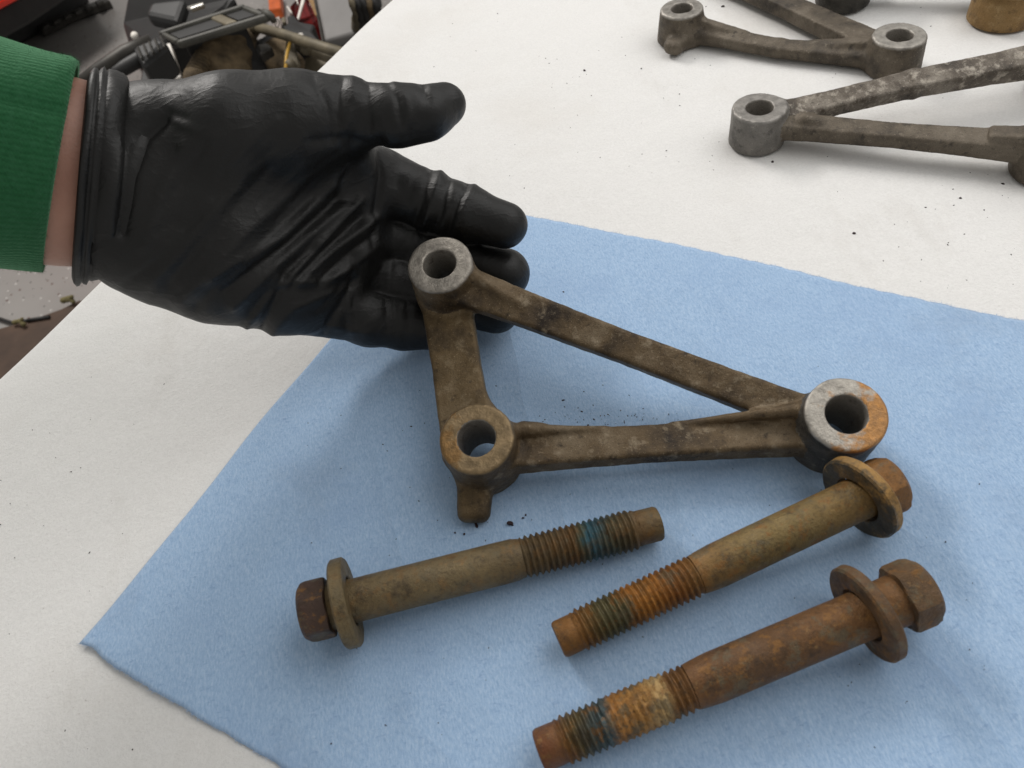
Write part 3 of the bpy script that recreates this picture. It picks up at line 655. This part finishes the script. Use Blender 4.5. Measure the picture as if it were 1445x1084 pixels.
a0 = at(143, 252, 0.100)                               # wrist centre; the forearm rises to the left towards its owner
ndir = unit(CAM - a0); wdir = rt * 16 + up * 287; wdir = unit(wdir - ndir * (wdir @ ndir)); ax_ = np.cross(wdir, ndir); ax_ = ax_ * (1 if ax_ @ rt > 0 else -1)
def loft(name, rings, mat, parent=None, seg=72, wob=None, caps=True):
    """rings: (distance along arm from a0, centre shift w, centre shift n, half width, half depth, skew)"""
    V = []; F = []
    for i, (s, cw, cn, hw, hd, sk) in enumerate(rings):
        for k in range(seg):
            a = 2 * math.pi * k / seg; ca, sa = math.cos(a), math.sin(a)
            e = wob(s, a) if wob else 0.0
            V.append(a0 + ax_ * (s + sk * ca) + wdir * (cw + (hw + e) * ca) + ndir * (cn + (hd + e) * sa))
    for i in range(len(rings) - 1):
        for k in range(seg): F.append((i * seg + k, i * seg + (k + 1) % seg, (i + 1) * seg + (k + 1) % seg, (i + 1) * seg + k))
    if caps: F.append(tuple(reversed(range(seg)))); F.append(tuple(range((len(rings) - 1) * seg, len(rings) * seg)))
    return mesh_obj(name, V, F, mat, parent)
n = NB('skin')
c = n.ramp(n.noise(60, 5), [(0.3, (0.34, 0.165, 0.115)), (0.7, (0.43, 0.225, 0.16))])
n.set(color=c, rough=0.5, sss=0.1); n.b.inputs['Subsurface Radius'].default_value = (0.004, 0.0015, 0.001)
n.bump(n.noise(700, 4), 0.3, 0.0006)
SW = -0.0055                                           # where the glove cuff ends, along the arm from the wrist
person = loft('person', [(-0.34, 0, -0.004, 0.041, 0.036, 0), (-0.16, 0, -0.002, 0.038, 0.031, 0), (-0.05, 0, 0, 0.0345, 0.026, 0), (SW - 0.006, 0, 0, 0.0335, 0.0245, 0), (SW + 0.012, 0, 0, 0.032, 0.022, 0), (SW + 0.02, -0.001, 0, 0.028, 0.018, 0)], n.m)
tag(person, 'person reaching in with green sleeve and black glove, palm up under bracket', 'person')
glove = mesh_obj('glove', hv, hq, nitrile, person)
glove['label'] = 'black nitrile glove, palm up with fingers together and thumb out'
cw_ = lambda s, a: 0.0009 * math.sin(3 * a + s * 260) + 0.0006 * math.sin(7 * a + 1 + s * 500) + 0.0006 * math.sin(2 * a - s * 420)
pr = [(-0.0016, 0.0360), (-0.0008, 0.0376), (0.0006, 0.0384), (0.0018, 0.0378), (0.0024, 0.0366), (0.0032, 0.0374), (0.0044, 0.0380), (0.0053, 0.0366), (0.0062, 0.0374), (0.0090, 0.0380), (0.0118, 0.0380), (0.0134, 0.0372), (0.0142, 0.0358), (0.0150, 0.0352), (0.0162, 0.0360), (0.0200, 0.0360), (0.0235, 0.0340), (0.027, 0.030)]
loft('cuff', [(SW + s * 0.82, 0.0, 0.0, r, r * 0.80, 0.0010) for s, r in pr], nitrile, glove, wob=cw_, caps=False).modifiers.new('thickness', 'SOLIDIFY').thickness = 0.0004

n = NB('green_knit')
sx = n.sep()
wv = n.node('ShaderNodeTexWave', wave_type='BANDS', bands_direction='X'); wv.inputs['Scale'].default_value = 1.0
uvm = n.node('ShaderNodeUVMap'); mp = n.node('ShaderNodeMapping'); mp.inputs['Scale'].default_value = (1, 1, 1); n.link(uvm.outputs[0], mp.inputs[0])
su = n.sep(mp.outputs[0])
row = n.math('SINE', n.math('ADD', n.math('MULTIPLY', su[1], 2 * math.pi * 125), n.math('MULTIPLY', n.noise(120, 4, 0.65), 9.0)))
sti = n.math('SINE', n.math('MULTIPLY', su[0], 2 * math.pi * 90))
knit = n.math('ADD', n.math('MULTIPLY', row, 0.7), n.math('MULTIPLY', n.math('MULTIPLY', sti, row), 0.4))
c = n.ramp(n.math('MULTIPLY_ADD', knit, 0.4, True), [(0.0, (0.011, 0.066, 0.024)), (0.5, (0.0145, 0.080, 0.030)), (1.0, (0.018, 0.092, 0.036))])
c = n.mix(n.ramp(n.noise(500, 4), [(0.4, 0.0), (0.7, 0.4)]), c, (0.035, 0.125, 0.06))
n.set(color=c, rough=0.95, spec=0.1, sheen=0.5); n.bump(knit, 0.18, 0.0005); n.bump(n.noise(1200, 3), 0.5, 0.0006)
n.b.inputs['Sheen Tint'].default_value = (0.4, 0.8, 0.5, 1)
knit_m = n.m
S1 = -0.0140
srings = [(-0.34, 0, 0, 0.056, 0.050, 0), (-0.20, 0, 0, 0.050, 0.044, 0), (-0.09, 0.0015, 0, 0.0432, 0.037, 0.003), (-0.06, 0.002, 0, 0.0415, 0.035, 0.004)]
for k in range(10):
    t = k / 9; srings.append((-0.05 + t * (S1 + 0.05), 0.002, 0, 0.0405 - 0.0020 * t, 0.0335 - 0.002 * t, 0.0030))
srings += [(S1 + 0.0012, 0.002, 0, 0.0372, 0.0300, 0.0040), (S1 + 0.0008, 0.002, 0, 0.0352, 0.0280, 0.0040), (S1 - 0.006, 0.001, 0, 0.0348, 0.0275, 0.0040), (S1 - 0.03, 0.001, 0, 0.0348, 0.0275, 0.004)]
sl_ = loft('sleeve', srings, knit_m, person, seg=96, wob=lambda s, a: 0.0006 * math.sin(2 * a + s * 60) + 0.0004 * math.sin(5 * a + s * 150 + 1) - 0.0014 * math.exp(-((a - 1.12) / 0.035) ** 2), caps=False)
uvl = sl_.data.uv_layers.new(name='UVMap')
vi = np.empty(len(sl_.data.loops), int); sl_.data.loops.foreach_get('vertex_index', vi)
kk = vi % 96; ss = np.array([r[0] for r in srings])[vi // 96]
fi = np.repeat(np.arange(len(sl_.data.polygons)), 4); kf = kk.reshape(-1, 4); wrap = (kf.max(1) - kf.min(1)) > 2
kf = np.where(wrap[:, None] & (kf == 0), 96, kf).reshape(-1)
uvl.data.foreach_set('uv', np.stack([ss / 0.1, kf / 96.0], 1).ravel().astype(np.float32))
sl_['label'] = 'green knitted sleeve end with a seam'

def fuzz(name, roots, normals, length, width, mat, parent, seed):
    """loose fibres: one thin bent sliver each"""
    r = np.random.default_rng(seed); V = []; F = []
    for p, nn in zip(roots, normals):
        d = unit(nn + 0.9 * r.normal(size=3)); b = unit(np.cross(d, r.normal(size=3))) * width; l = length * r.uniform(0.35, 1.3)
        m_ = p + d * l * 0.5 + 0.25 * l * unit(r.normal(size=3)); e_ = m_ + unit(d + 0.8 * r.normal(size=3)) * l * 0.5
        k = len(V); V += [p - b, p + b, m_ + b * 0.8, m_ - b * 0.8, e_]; F += [(k, k + 1, k + 2, k + 3), (k + 3, k + 2, k + 4)]
    o = mesh_obj(name, V, F, mat, parent); o['kind'] = 'stuff'; return o
sv_ = np.array([v.co for v in sl_.data.vertices]).reshape(len(srings), 96, 3); r_ = np.random.default_rng(4); R_ = []; N_ = []
for _ in range(5200):
    i_ = int(r_.integers(3, 14)) if r_.random() < 0.6 else int(r_.integers(12, 15)); k_ = int(r_.integers(0, 96)); t = r_.random(); q = r_.random()
    p = (sv_[i_, k_] * (1 - t) + sv_[i_ + 1, k_] * t) * (1 - q) + (sv_[i_, (k_ + 1) % 96] * (1 - t) + sv_[i_ + 1, (k_ + 1) % 96] * t) * q
    a = 2 * math.pi * (k_ + q) / 96; R_.append(p); N_.append(wdir * math.cos(a) + ndir * math.sin(a) + ax_ * (0.6 if i_ > 11 else 0.0))
fuzz('fibre_fuzz', R_, N_, 0.0013, 0.000035, simple('green_fuzz', (0.03, 0.12, 0.05), 0.9), sl_, 9)

R_ = []; N_ = []
for line, sg in zip(towel_edge, (-1, 1)):
    for _ in range(1500):
        i_ = int(r_.integers(0, NU)); t = r_.random(); R_.append(line[i_] * (1 - t) + line[i_ + 1] * t); N_.append(ev * sg * 1.3 + np.array([0, 0, 0.25]))
fuzz('torn_fibres', R_, N_, 0.0011, 0.00004, simple('blue_fibre', (0.34, 0.48, 0.70), 0.95), towel, 12)

# ================================================================== FLOOR CLUTTER
def slab(name, pts, thick, mat, parent=None, bev=0.004, smooth=False):
    """plate with a free outline: pts = (x, y, z) sight points of the top face, thickness downwards"""
    top = [at(*p) for p in pts]; bot = [p - np.array([0, 0, thick]) for p in top]; m = len(top)
    bm = bmesh.new(); a = [bm.verts.new(p) for p in top]; b = [bm.verts.new(p) for p in bot]
    bm.faces.new(a); bm.faces.new(list(reversed(b)))
    for i in range(m): bm.faces.new((a[i], b[i], b[(i + 1) % m], a[(i + 1) % m]))
    o = bm_obj(name, bm, mat, parent, smooth)
    if bev: bevel(o, bev)
    return o
def tube(name, pts, r, mat, parent=None, seg=12):
    P = [np.asarray(at(*p)) for p in pts]; V = []; F = []
    for i, p in enumerate(P):
        d = unit(P[min(i + 1, len(P) - 1)] - P[max(i - 1, 0)]); u = unit(np.cross(d, [0.3, 0.1, 1])); w = np.cross(d, u)
        for k in range(seg):
            a = 2 * math.pi * k / seg; V.append(p + r * (u * math.cos(a) + w * math.sin(a)))
    for i in range(len(P) - 1):
        for k in range(seg): F.append((i * seg + k, i * seg + (k + 1) % seg, (i + 1) * seg + (k + 1) % seg, (i + 1) * seg + k))
    F.append(tuple(reversed(range(seg)))); F.append(tuple(range((len(P) - 1) * seg, len(P) * seg)))
    return mesh_obj(name, V, F, mat, parent)
def blob(name, pts, mat, parent=None, res=0.006, noise=0.012, k=0.02, seed=1):
    """lumpy solid from fused capsules: pts = list of ((x,y,z),(x,y,z),r0,r1)"""
    C_ = [(at(*a), at(*b), ra, rb) for a, b, ra, rb in pts]
    def f(P):
        d = None
        for a, b, ra, rb in C_:
            e = capsule(P, a, b, ra, rb); d = e if d is None else smin(d, e, k)
        return d - noise * lump(P, 60.0, seed) - noise * 0.5 * lump(P, 160.0, seed + 1)
    A = np.array([q for a, b, *_ in C_ for q in (a, b)]); rm = max(max(c_[2:]) for c_ in C_) + noise * 2 + 0.01
    v, q = surface_nets(f, A.min(0) - rm, A.max(0) + rm, res)
    return mesh_obj(name, v, q, mat, parent)

blackp = simple('black_plastic', (0.010, 0.010, 0.0098), 0.55, bump=0.15)
greyp = simple('weathered_grey', (0.060, 0.058, 0.048), 0.6, var=0.4, scale=25, bump=0.2)
darkm = simple('dark_metal', (0.035, 0.032, 0.027), 0.5, 0.4, 0.4)
olivem = simple('olive_metal', (0.125, 0.105, 0.068), 0.6, 0.2, 0.35, 30, 0.3)
mud = simple('muddy_brown', (0.105, 0.075, 0.04), 0.85, 0, 0.7, 30, 0.9)
redp = simple('red_paint', (0.80, 0.04, 0.02), 0.3, 0, 0.06)
whitep = simple('white_plastic', (0.62, 0.59, 0.54), 0.5)
lgrey = simple('light_grey_panel', (0.17, 0.165, 0.16), 0.6, 0, 0.12, 8)
orange = simple('orange_plastic', (0.50, 0.10, 0.02), 0.5)
dred = simple('dark_red_lens', (0.16, 0.012, 0.012), 0.25)

# red vehicle body at top left, seen low over the floor
rv = tag(empty('vehicle', at(-60, -30, FLOOR_Z)), 'red vehicle body in the top left corner of the picture', 'vehicle')
def keep(o, parent):
    o.parent = parent; o.matrix_parent_inverse = parent.matrix_world.inverted(); return o
bpy.context.view_layer.update()
body = slab('body', [(-160, 104, -0.62), (32, 0, -0.62), (120, -60, -0.62), (40, -120, -0.62), (-260, 30, -0.62)], -0.35, redp, None, 0.02); keep(body, rv)
keep(slab('underbody', [(-160, 96, -0.63), (22, -2, -0.63), (112, -60, -0.63), (40, -118, -0.63), (-260, 30, -0.63)], 0.08, blackp, None, 0.01), rv)
keep(slab('rocker', [(-130, 60, -0.72), (-20, -2, -0.72), (90, -64, -0.72), (70, -84, -0.72), (-150, 30, -0.72)], 0.176, blackp, None, 0.01), rv)
# black rail on floor
rail = tag(empty('floor_rail', at(100, 22, FLOOR_Z)), 'long black metal rail lying on the floor near the red vehicle', 'rail')
bpy.context.view_layer.update()
keep(slab('channel', [(50, 35, -0.87), (96, 16, -0.87), (150, -4, -0.87), (155, 1, -0.87), (100, 21, -0.87), (58, 42, -0.87)], 0.028, darkm, None, 0.004), rail)
for i in range(6):
    t = i / 6; x, y = 56 + t * 92, 37 - t * 40
    keep(slab('roller', [(x, y - 2, -0.855), (x + 9, y - 6, -0.855), (x + 13, y - 3, -0.855), (x + 4, y + 2, -0.855)], 0.014, darkm, None, 0.004), rail)
# black fender panel
fen = tag(empty('fender', at(240, 30, FLOOR_Z)), 'black plastic fender panel standing behind the grey tray', 'fender')
bpy.context.view_layer.update()
keep(slab('panel', [(178, -8, -0.42), (172, 33, -0.47), (182, 66, -0.50), (206, 64, -0.48), (262, 44, -0.44), (318, 14, -0.42), (332, -8, -0.40)], 0.03, blackp, None, 0.01), fen)
keep(slab('panel_fold', [(204, 20, -0.40), (212, 2, -0.39), (262, -4, -0.39), (250, 30, -0.41)], 0.03, blackp, None, 0.01), fen)
keep(blob('fastener', [((190, 50, -0.455), (190, 51, -0.455), 0.008, 0.008)], whitep, None, 0.002, 0.0002), fen)
keep(slab('mirror_strip', [(262, 9, -0.385), (286, 2, -0.385), (288, 5, -0.385), (268, 12, -0.385)], 0.01, simple('pale_metal', (0.35, 0.34, 0.31), 0.3, 0.6), None, 0.003), fen)
keep(slab('foot', [(195, 40, -0.50), (300, 0, -0.50), (310, 6, -0.50), (205, 50, -0.50)], 0.40, blackp, None, 0.004), fen)
# grey tray with two recesses
tr = tag(empty('tray', at(300, 40, FLOOR_Z)), 'weathered grey plastic tray with two recesses amid the floor clutter', 'tray')
bpy.context.view_layer.update()
ZT = -0.36
def lerp2(q, u, v): return tuple((1 - u) * ((1 - v) * np.array(q[0]) + v * np.array(q[3])) + u * ((1 - v) * np.array(q[1]) + v * np.array(q[2])))
quad = [(221, 44), (342, 4), (381, 19), (250, 59)]
def tq(u0, u1, v0, v1, z): return [(*lerp2(quad, u, v), z) for u, v in ((u0, v0), (u1, v0), (u1, v1), (u0, v1))]
keep(slab('rim', tq(0, 1, 0, 0.13, ZT), 0.012, greyp, None, 0.005), tr); keep(slab('rim', tq(0, 1, 0.84, 1, ZT), 0.016, greyp, None, 0.006), tr)
keep(slab('rim', tq(0, 0.06, 0.131, 0.839, ZT - 0.001), 0.012, greyp, None, 0.005), tr); keep(slab('rim', tq(0.93, 1, 0.131, 0.839, ZT - 0.001), 0.012, greyp, None, 0.005), tr)
keep(slab('divider', tq(0.56, 0.70, 0.131, 0.839, ZT - 0.003), 0.012, olivem, None, 0.005), tr)
keep(slab('recess', tq(0.061, 0.559, 0.131, 0.839, ZT - 0.007), 0.006, blackp, None, 0.0), tr); keep(slab('recess', tq(0.701, 0.929, 0.131, 0.839, ZT - 0.007), 0.006, blackp, None, 0.0), tr)
keep(slab('skirt', [(256, 56, -0.385), (345, 26, -0.385), (330, 40, -0.40), (262, 62, -0.40)], 0.10, blackp, None, 0.006), tr)
keep(tube('hook', [(372, 17, -0.36), (379, 19, -0.36), (384, 24, -0.365), (386, 29, -0.375)], 0.006, greyp), tr)
for (x, y) in ((240, 60), (330, 40), (365, 28)): keep(tube('stay', [(x, y - 8, -0.40), (x + 2, y - 4, -0.898)], 0.01, darkm), tr)
# black tubes beside the arm
tb = tag(empty('tube_frame', at(170, 90, FLOOR_Z)), 'black tubular frame piece ending beside the glove cuff', 'frame')
bpy.context.view_layer.update()
keep(tube('tube', [(105, 128, -0.36), (140, 100, -0.34), (178, 74, -0.33), (215, 60, -0.33)], 0.014, darkm), tb); keep(tube('tube', [(130, 128, -0.36), (160, 104, -0.35), (196, 84, -0.34), (228, 64, -0.34)], 0.013, blackp), tb)
keep(slab('block', [(184, 66, -0.32), (222, 48, -0.32), (238, 60, -0.33), (200, 90, -0.33)], 0.06, blackp, None, 0.01), tb)
for i in range(5):
    x, y = 192 + i * 8, 66 - i * 4
    keep(slab('rib', [(x, y, -0.312), (x + 3, y - 2, -0.312), (x + 9, y + 14, -0.318), (x + 6, y + 16, -0.318)], 0.008, darkm, None, 0.002), tb)
keep(tube('strut', [(206, 80, -0.37), (200, 90, -0.898)], 0.014, blackp), tb)
# white bar
wbm = tag(empty('strip', at(240, 90, FLOOR_Z)), 'white flat strip standing under the tray rim', 'strip')
bpy.context.view_layer.update()
keep(slab('face_plate', [(226, 64, -0.40), (240, 60, -0.40), (255, 108, -0.43), (243, 112, -0.43)], 0.02, whitep, None, 0.002), wbm)
keep(slab('edge_rail', [(218, 66, -0.41), (225, 64, -0.41), (242, 112, -0.44), (232, 116, -0.44)], 0.02, greyp, None, 0.002), wbm)
keep(slab('backing', [(205, 70, -0.43), (218, 66, -0.43), (236, 118, -0.46), (196, 122, -0.46)], 0.40, blackp, None, 0.004), wbm)
# shock absorber with coil spring
sh = tag(empty('shock_absorber', at(285, 88, FLOOR_Z)), 'small shock absorber with a rusty coil spring', 'shock absorber')
bpy.context.view_layer.update()
s_a, s_b = at(300, 62, -0.42), at(274, 108, -0.44); d = unit(s_b - s_a); u = unit(np.cross(d, [0, 0, 1])); w = np.cross(d, u); Ls = np.linalg.norm(s_b - s_a)
P = [s_a + d * Ls * i / 220 + 0.016 * (u * math.cos(i / 220 * 2 * math.pi * 11) + w * math.sin(i / 220 * 2 * math.pi * 11)) for i in range(221)]
V = []; F = []
for i, p in enumerate(P):
    dd = unit(P[min(i + 1, 220)] - P[max(i - 1, 0)]); a_ = unit(np.cross(dd, d)); b_ = np.cross(dd, a_)
    for k in range(6): V.append(p + 0.0042 * (a_ * math.cos(k * math.pi / 3) + b_ * math.sin(k * math.pi / 3)))
for i in range(220):
    for k in range(6): F.append((i * 6 + k, i * 6 + (k + 1) % 6, (i + 1) * 6 + (k + 1) % 6, (i + 1) * 6 + k))
keep(mesh_obj('coil_spring', V, F, mud), sh)
keep(tube('damper_rod', [(302, 58, -0.418), (272, 112, -0.442)], 0.009, olivem), sh)
keep(tube('eye', [(270, 108, -0.43), (280, 112, -0.43)], 0.018, mud), sh)
# muddy guard
mg = tag(empty('mud_guard', at(325, 80, FLOOR_Z)), 'mud caked brown guard below the right end of the tray', 'guard')
bpy.context.view_layer.update()
keep(blob('shell', [((352, 32, -0.44), (318, 66, -0.44), 0.022, 0.05), ((318, 66, -0.44), (326, 104, -0.47), 0.05, 0.045), ((340, 60, -0.48), (310, 108, -0.50), 0.03, 0.04)], mud, None, 0.004, 0.012, 0.02, 5), mg)
keep(blob('flange', [((300, 80, -0.46), (296, 110, -0.48), 0.012, 0.02)], mud, None, 0.004, 0.004, 0.01, 8), mg)
keep(tube('prop', [(330, 100, -0.50), (332, 100, -0.898)], 0.02, mud), mg)
# engine lump
en = tag(empty('engine_part', at(375, 90, FLOOR_Z)), 'dark greasy engine part behind the thumb knuckle', 'engine part')
bpy.context.view_layer.update()
keep(blob('housing', [((352, 92, -0.50), (382, 70, -0.50), 0.045, 0.03), ((360, 100, -0.50), (400, 90, -0.52), 0.045, 0.04)], blackp, None, 0.005, 0.007, 0.02, 12), en)
keep(blob('cover', [((388, 72, -0.47), (400, 62, -0.47), 0.025, 0.02), ((392, 84, -0.48), (412, 92, -0.48), 0.03, 0.025)], mud, None, 0.004, 0.006, 0.015, 14), en)
keep(slab('fin', [(362, 62, -0.43), (378, 60, -0.43), (384, 66, -0.43), (366, 76, -0.43)], 0.02, darkm, None, 0.004), en)
keep(tube('pedestal', [(372, 96, -0.54), (372, 97, -0.898)], 0.04, darkm), en)
# welded frame of olive tubes
of = tag(empty('welded_frame', at(420, 60, FLOOR_Z)), 'olive grey welded tube frame running under the white cover edge', 'frame')
bpy.context.view_layer.update()
keep(tube('rail', [(361, 38, -0.42), (400, 49, -0.415), (440, 62, -0.41), (500, 80, -0.40)], 0.010, olivem), of)
keep(blob('rail_end', [((361, 38, -0.42), (362, 38, -0.42), 0.014, 0.014)], olivem, None, 0.003, 0.001), of)
keep(tube('rail', [(422, 66, -0.44), (450, 76, -0.44), (480, 88, -0.44)], 0.010, olivem), of)
keep(slab('gusset', [(404, 52, -0.43), (412, 54, -0.43), (424, 90, -0.45), (410, 96, -0.45), (400, 78, -0.44)], 0.01, olivem, None, 0.003), of)
keep(slab('gusset', [(430, 80, -0.46), (470, 78, -0.46), (466, 110, -0.48), (428, 108, -0.48)], 0.012, olivem, None, 0.003), of)
keep(tube('cable', [(410, 58, -0.42), (406, 72, -0.42), (404, 82, -0.425), (403, 98, -0.43)], 0.003, simple('yellow_cable', (0.45, 0.26, 0.03), 0.5)), of)
for (x, y) in ((432, 70), (410, 92)): keep(tube('post', [(x, y, -0.43), (x + 1, y + 1, -0.898)], 0.011, olivem), of)
# tail lamp with white stripes
tl = tag(empty('tail_lamp', at(425, 20, FLOOR_Z)), 'dark red rounded lamp unit with white stripes on the floor', 'lamp')
bpy.context.view_layer.update()
keep(slab('lens', [(404, 18, -0.70), (409, 4, -0.68), (424, -10, -0.68), (450, -10, -0.68), (452, 22, -0.72), (440, 34, -0.74), (420, 30, -0.74)], 0.10, dred, None, 0.02), tl)
keep(slab('stripe', [(419, 25, -0.676), (427, -8, -0.676), (432, -8, -0.676), (421, 27, -0.676)], 0.006, whitep, None, 0.001), tl)
keep(slab('stripe', [(404, 9, -0.676), (406, 8, -0.676), (412, 17, -0.676), (411, 19, -0.676)], 0.006, whitep, None, 0.001), tl)
keep(slab('stripe', [(417, -2, -0.676), (419, -2, -0.676), (421, 5, -0.676), (420, 6, -0.676)], 0.006, whitep, None, 0.001), tl)
keep(slab('trim', [(434, -4, -0.672), (441, -4, -0.672), (449, 20, -0.676), (445, 22, -0.676)], 0.008, simple('tan_trim', (0.22, 0.13, 0.05), 0.6), None, 0.001), tl)
keep(slab('bracket_base', [(404, 22, -0.665), (414, 20, -0.665), (422, 30, -0.665), (444, 34, -0.665), (440, 44, -0.67), (452, 60, -0.68), (414, 52, -0.68), (398, 40, -0.67), (396, 33, -0.67), (406, 32, -0.67)], 0.23, blackp, None, 0.006), tl)
keep(slab('clip', [(416, 48, -0.660), (426, 46, -0.660), (428, 49, -0.660), (418, 50, -0.660)], 0.004, whitep, None, 0.001), tl)
# sticker plate with a ring emblem
st = tag(empty('label_plate', at(390, 33, FLOOR_Z)), 'small pale plate with a dark ring emblem beside the lamp unit', 'plate')
bpy.context.view_layer.update()
keep(slab('plate', [(384, 26, -0.62), (394, 23, -0.62), (397, 40, -0.63), (386, 42, -0.63)], 0.01, simple('pale_label', (0.36, 0.31, 0.28), 0.6), None, 0.001), st)
ring = [(390.5 + 3.4 * math.cos(a), 32.5 + 5.6 * math.sin(a), -0.612) for a in np.linspace(0, 2 * math.pi, 25)]
keep(tube('emblem_ring', ring, 0.0014, darkm, None, 6), st); keep(tube('emblem_stroke', [(388.5, 36, -0.612), (391, 32.5, -0.612), (390, 29, -0.612)], 0.0014, darkm, None, 6), st)
keep(slab('tab', [(397, 25, -0.625), (402, 23, -0.625), (403, 31, -0.63), (398, 32, -0.63)], 0.01, olivem, None, 0.001), st)
keep(tube('stem', [(391, 36, -0.64), (392, 37, -0.898)], 0.012, darkm), st)
# orange box
o = slab('plastic_box', [(377, -12, -0.86), (395, -12, -0.86), (396, 10, -0.86), (379, 13, -0.86)], 0.039, orange, None, 0.006)
tag(o, 'small orange plastic box on the floor at the top edge of the picture', 'box')
# grey panel
gp = tag(empty('grey_panel', at(475, 30, FLOOR_Z)), 'plain light grey panel standing on the floor near the bench edge', 'panel')
bpy.context.view_layer.update()
keep(slab('sheet', [(444, -12, -0.60), (492, -12, -0.60), (504, 38, -0.63), (500, 47, -0.64), (458, 56, -0.65)], 0.03, lgrey, None, 0.006), gp)
keep(slab('frame_edge', [(440, -12, -0.61), (444, -12, -0.61), (458, 58, -0.66), (454, 60, -0.66)], 0.03, darkm, None, 0.003), gp)
keep(slab('support', [(458, 57, -0.67), (505, 47, -0.67), (512, 60, -0.67), (466, 74, -0.67)], 0.229, darkm, None, 0.006), gp)
# dark tan upright at the very edge of the bench
ud = tag(empty('hose_bundle', at(515, 15, FLOOR_Z)), 'dark and tan hoses hanging beside the far bench edge', 'hoses')
bpy.context.view_layer.update()
for i, (x, mt) in enumerate(((500, olivem), (508, blackp), (516, blackp), (524, mud), (532, blackp))):
    keep(tube('hose', [(x - 4, -14, -0.50), (x, 8, -0.52), (x + 3, 26, -0.56), (x + 2, 50, -0.70), (x, 60, -0.898)], 0.012, mt), ud)
# brown board on the floor under the bench edge
brd = simple('brown_board', (0.060, 0.035, 0.022), 0.75, 0, 0.35, 12, 0.2)
o = slab('floor_board', [(-60, 485, -0.86), (0, 463, -0.86), (38, 453, -0.86), (86, 436, -0.86), (112, 423, -0.86), (220, 470, -0.86), (60, 640, -0.86)], 0.039, brd, None, 0.003)
tag(o, 'dark brown board on the floor below the near bench edge', 'board')
o = tube('cable', [(-30, 442, -0.892), (0, 450, -0.892), (12, 454, -0.892), (22, 457, -0.892), (40, 452, -0.855), (70, 447, -0.855)], 0.004, blackp)
tag(o, 'thin black cable running under the brown board', 'cable')
lf = simple('straw', (0.13, 0.11, 0.045), 0.8)
for (x, y, lab) in ((27, 455, 'crumpled straw scrap on the brown board, left one'), (97, 424, 'crumpled straw scrap at the tip of the brown board')):
    o = blob('scrap', [((x - 7, y, -0.85), (x, y - 3, -0.845), 0.007, 0.005), ((x, y - 3, -0.845), (x + 6, y + 2, -0.85), 0.005, 0.006), ((x - 2, y + 2, -0.85), (x + 4, y - 5, -0.84), 0.003, 0.005)], lf, None, 0.002, 0.003, 0.003, x)
    tag(o, lab, 'scrap')

# ================================================================== GRIT
def grit(name, spots, mat, label):
    V = []; F = []
    for (x, y, z, r) in spots:
        c_ = at(x, y, z) if z is not None else None
        b = len(V); nn = 6; st_ = random.uniform(0.6, 1.7); an = random.uniform(0, 3.14)
        for lev, rr in ((0.0, 1.0), (0.7, 0.8)):
            for k in range(nn):
                a = 2 * math.pi * k / nn; q = r * rr * random.uniform(0.7, 1.2)
                dx, dy = q * math.cos(a) * st_, q * math.sin(a) / st_
                V.append((c_[0] + dx * math.cos(an) - dy * math.sin(an), c_[1] + dx * math.sin(an) + dy * math.cos(an), c_[2] + lev * r))
        for k in range(nn): F.append((b + k, b + (k + 1) % nn, b + nn + (k + 1) % nn, b + nn + k))
        F.append(tuple(range(b + nn, b + 2 * nn)))
    o = mesh_obj(name, V, F, mat, None, False); tag(o, label, 'grit', kind='stuff'); return o
gm = simple('grit_dark', (0.022, 0.012, 0.012), 0.8)
sp = [(825, 100, 0.0, .0009), (1020, 10, 0.0, .0011), (996, 10, 0.0, .0006), (656, 187, 0, .0006), (690, 190, 0, .0004), (775, 90, 0, .0005), (770, 83, 0, .0005), (761, 80, 0, .0004), (786, 84, 0, .0004), (1090, 229, 0, .0008), (1205, 330, 0, .0009), (1355, 280, 0, .0006), (128, 449, 0, .0008), (1415, 260, 0, .0007), (800, 118, 0, .0004), (650, 155, 0, .0005), (905, 97, 0, .0005), (1306, 293, 0, .0004)]
for _ in range(210):
    x, y = random.uniform(560, 1440), random.uniform(10, 420)
    q = at(x, y) - TA
    if 0 < q @ eu < LU + .01 and -0.01 < q @ ev < LV + 0.012: continue
    sp.append((x, y, 0.0, random.uniform(.00012, .0004)))
for _ in range(70):
    x, y = random.uniform(0, 420), random.uniform(520, 1084); q = at(x, y) - TA
    if q @ eu > -0.005 and q @ ev > -0.01: continue
    if (at(x, y) - E0) @ es < 0.012: continue
    sp.append((x, y, 0.0, random.uniform(.00012, .00035)))
sp = [p for p in sp if (at(p[0], p[1]) - E0) @ es > 0.01]
grit('grit', [(x, y, -0.0006, r) for x, y, z, r in sp], gm, 'dark specks of grit scattered on the white cover')
tp = [(720, 739, .0013), (738, 731, .0004), (742, 727, .0004), (642, 752, .0004), (655, 754, .0005), (672, 741, .0009), (795, 565, .0005), (808, 605, .0005), (821, 581, .0004), (830, 600, .0004), (838, 592, .0004), (843, 603, .0004), (832, 607, .0003), (858, 585, .0003), (800, 480, .0004), (833, 490, .0005), (795, 412, .0004), (580, 602, .0004), (700, 545, .0004)]
for _ in range(70): tp.append((random.gauss(840, 60), random.gauss(590, 14), random.uniform(.00012, .0003)))
for _ in range(110): tp.append((random.uniform(430, 1430), random.uniform(500, 1060), random.uniform(.0001, .00028)))
tp = [p for p in tp if 0.004 < (at(p[0], p[1]) - TA) @ eu and 0.006 < (at(p[0], p[1]) - TA) @ ev < LV - 0.006]
grit('grit', [(x, y, 0.0006, r) for x, y, r in tp], simple('grit_brown', (0.03, 0.012, 0.014), 0.8), 'brown specks of rust scattered on the blue towel')
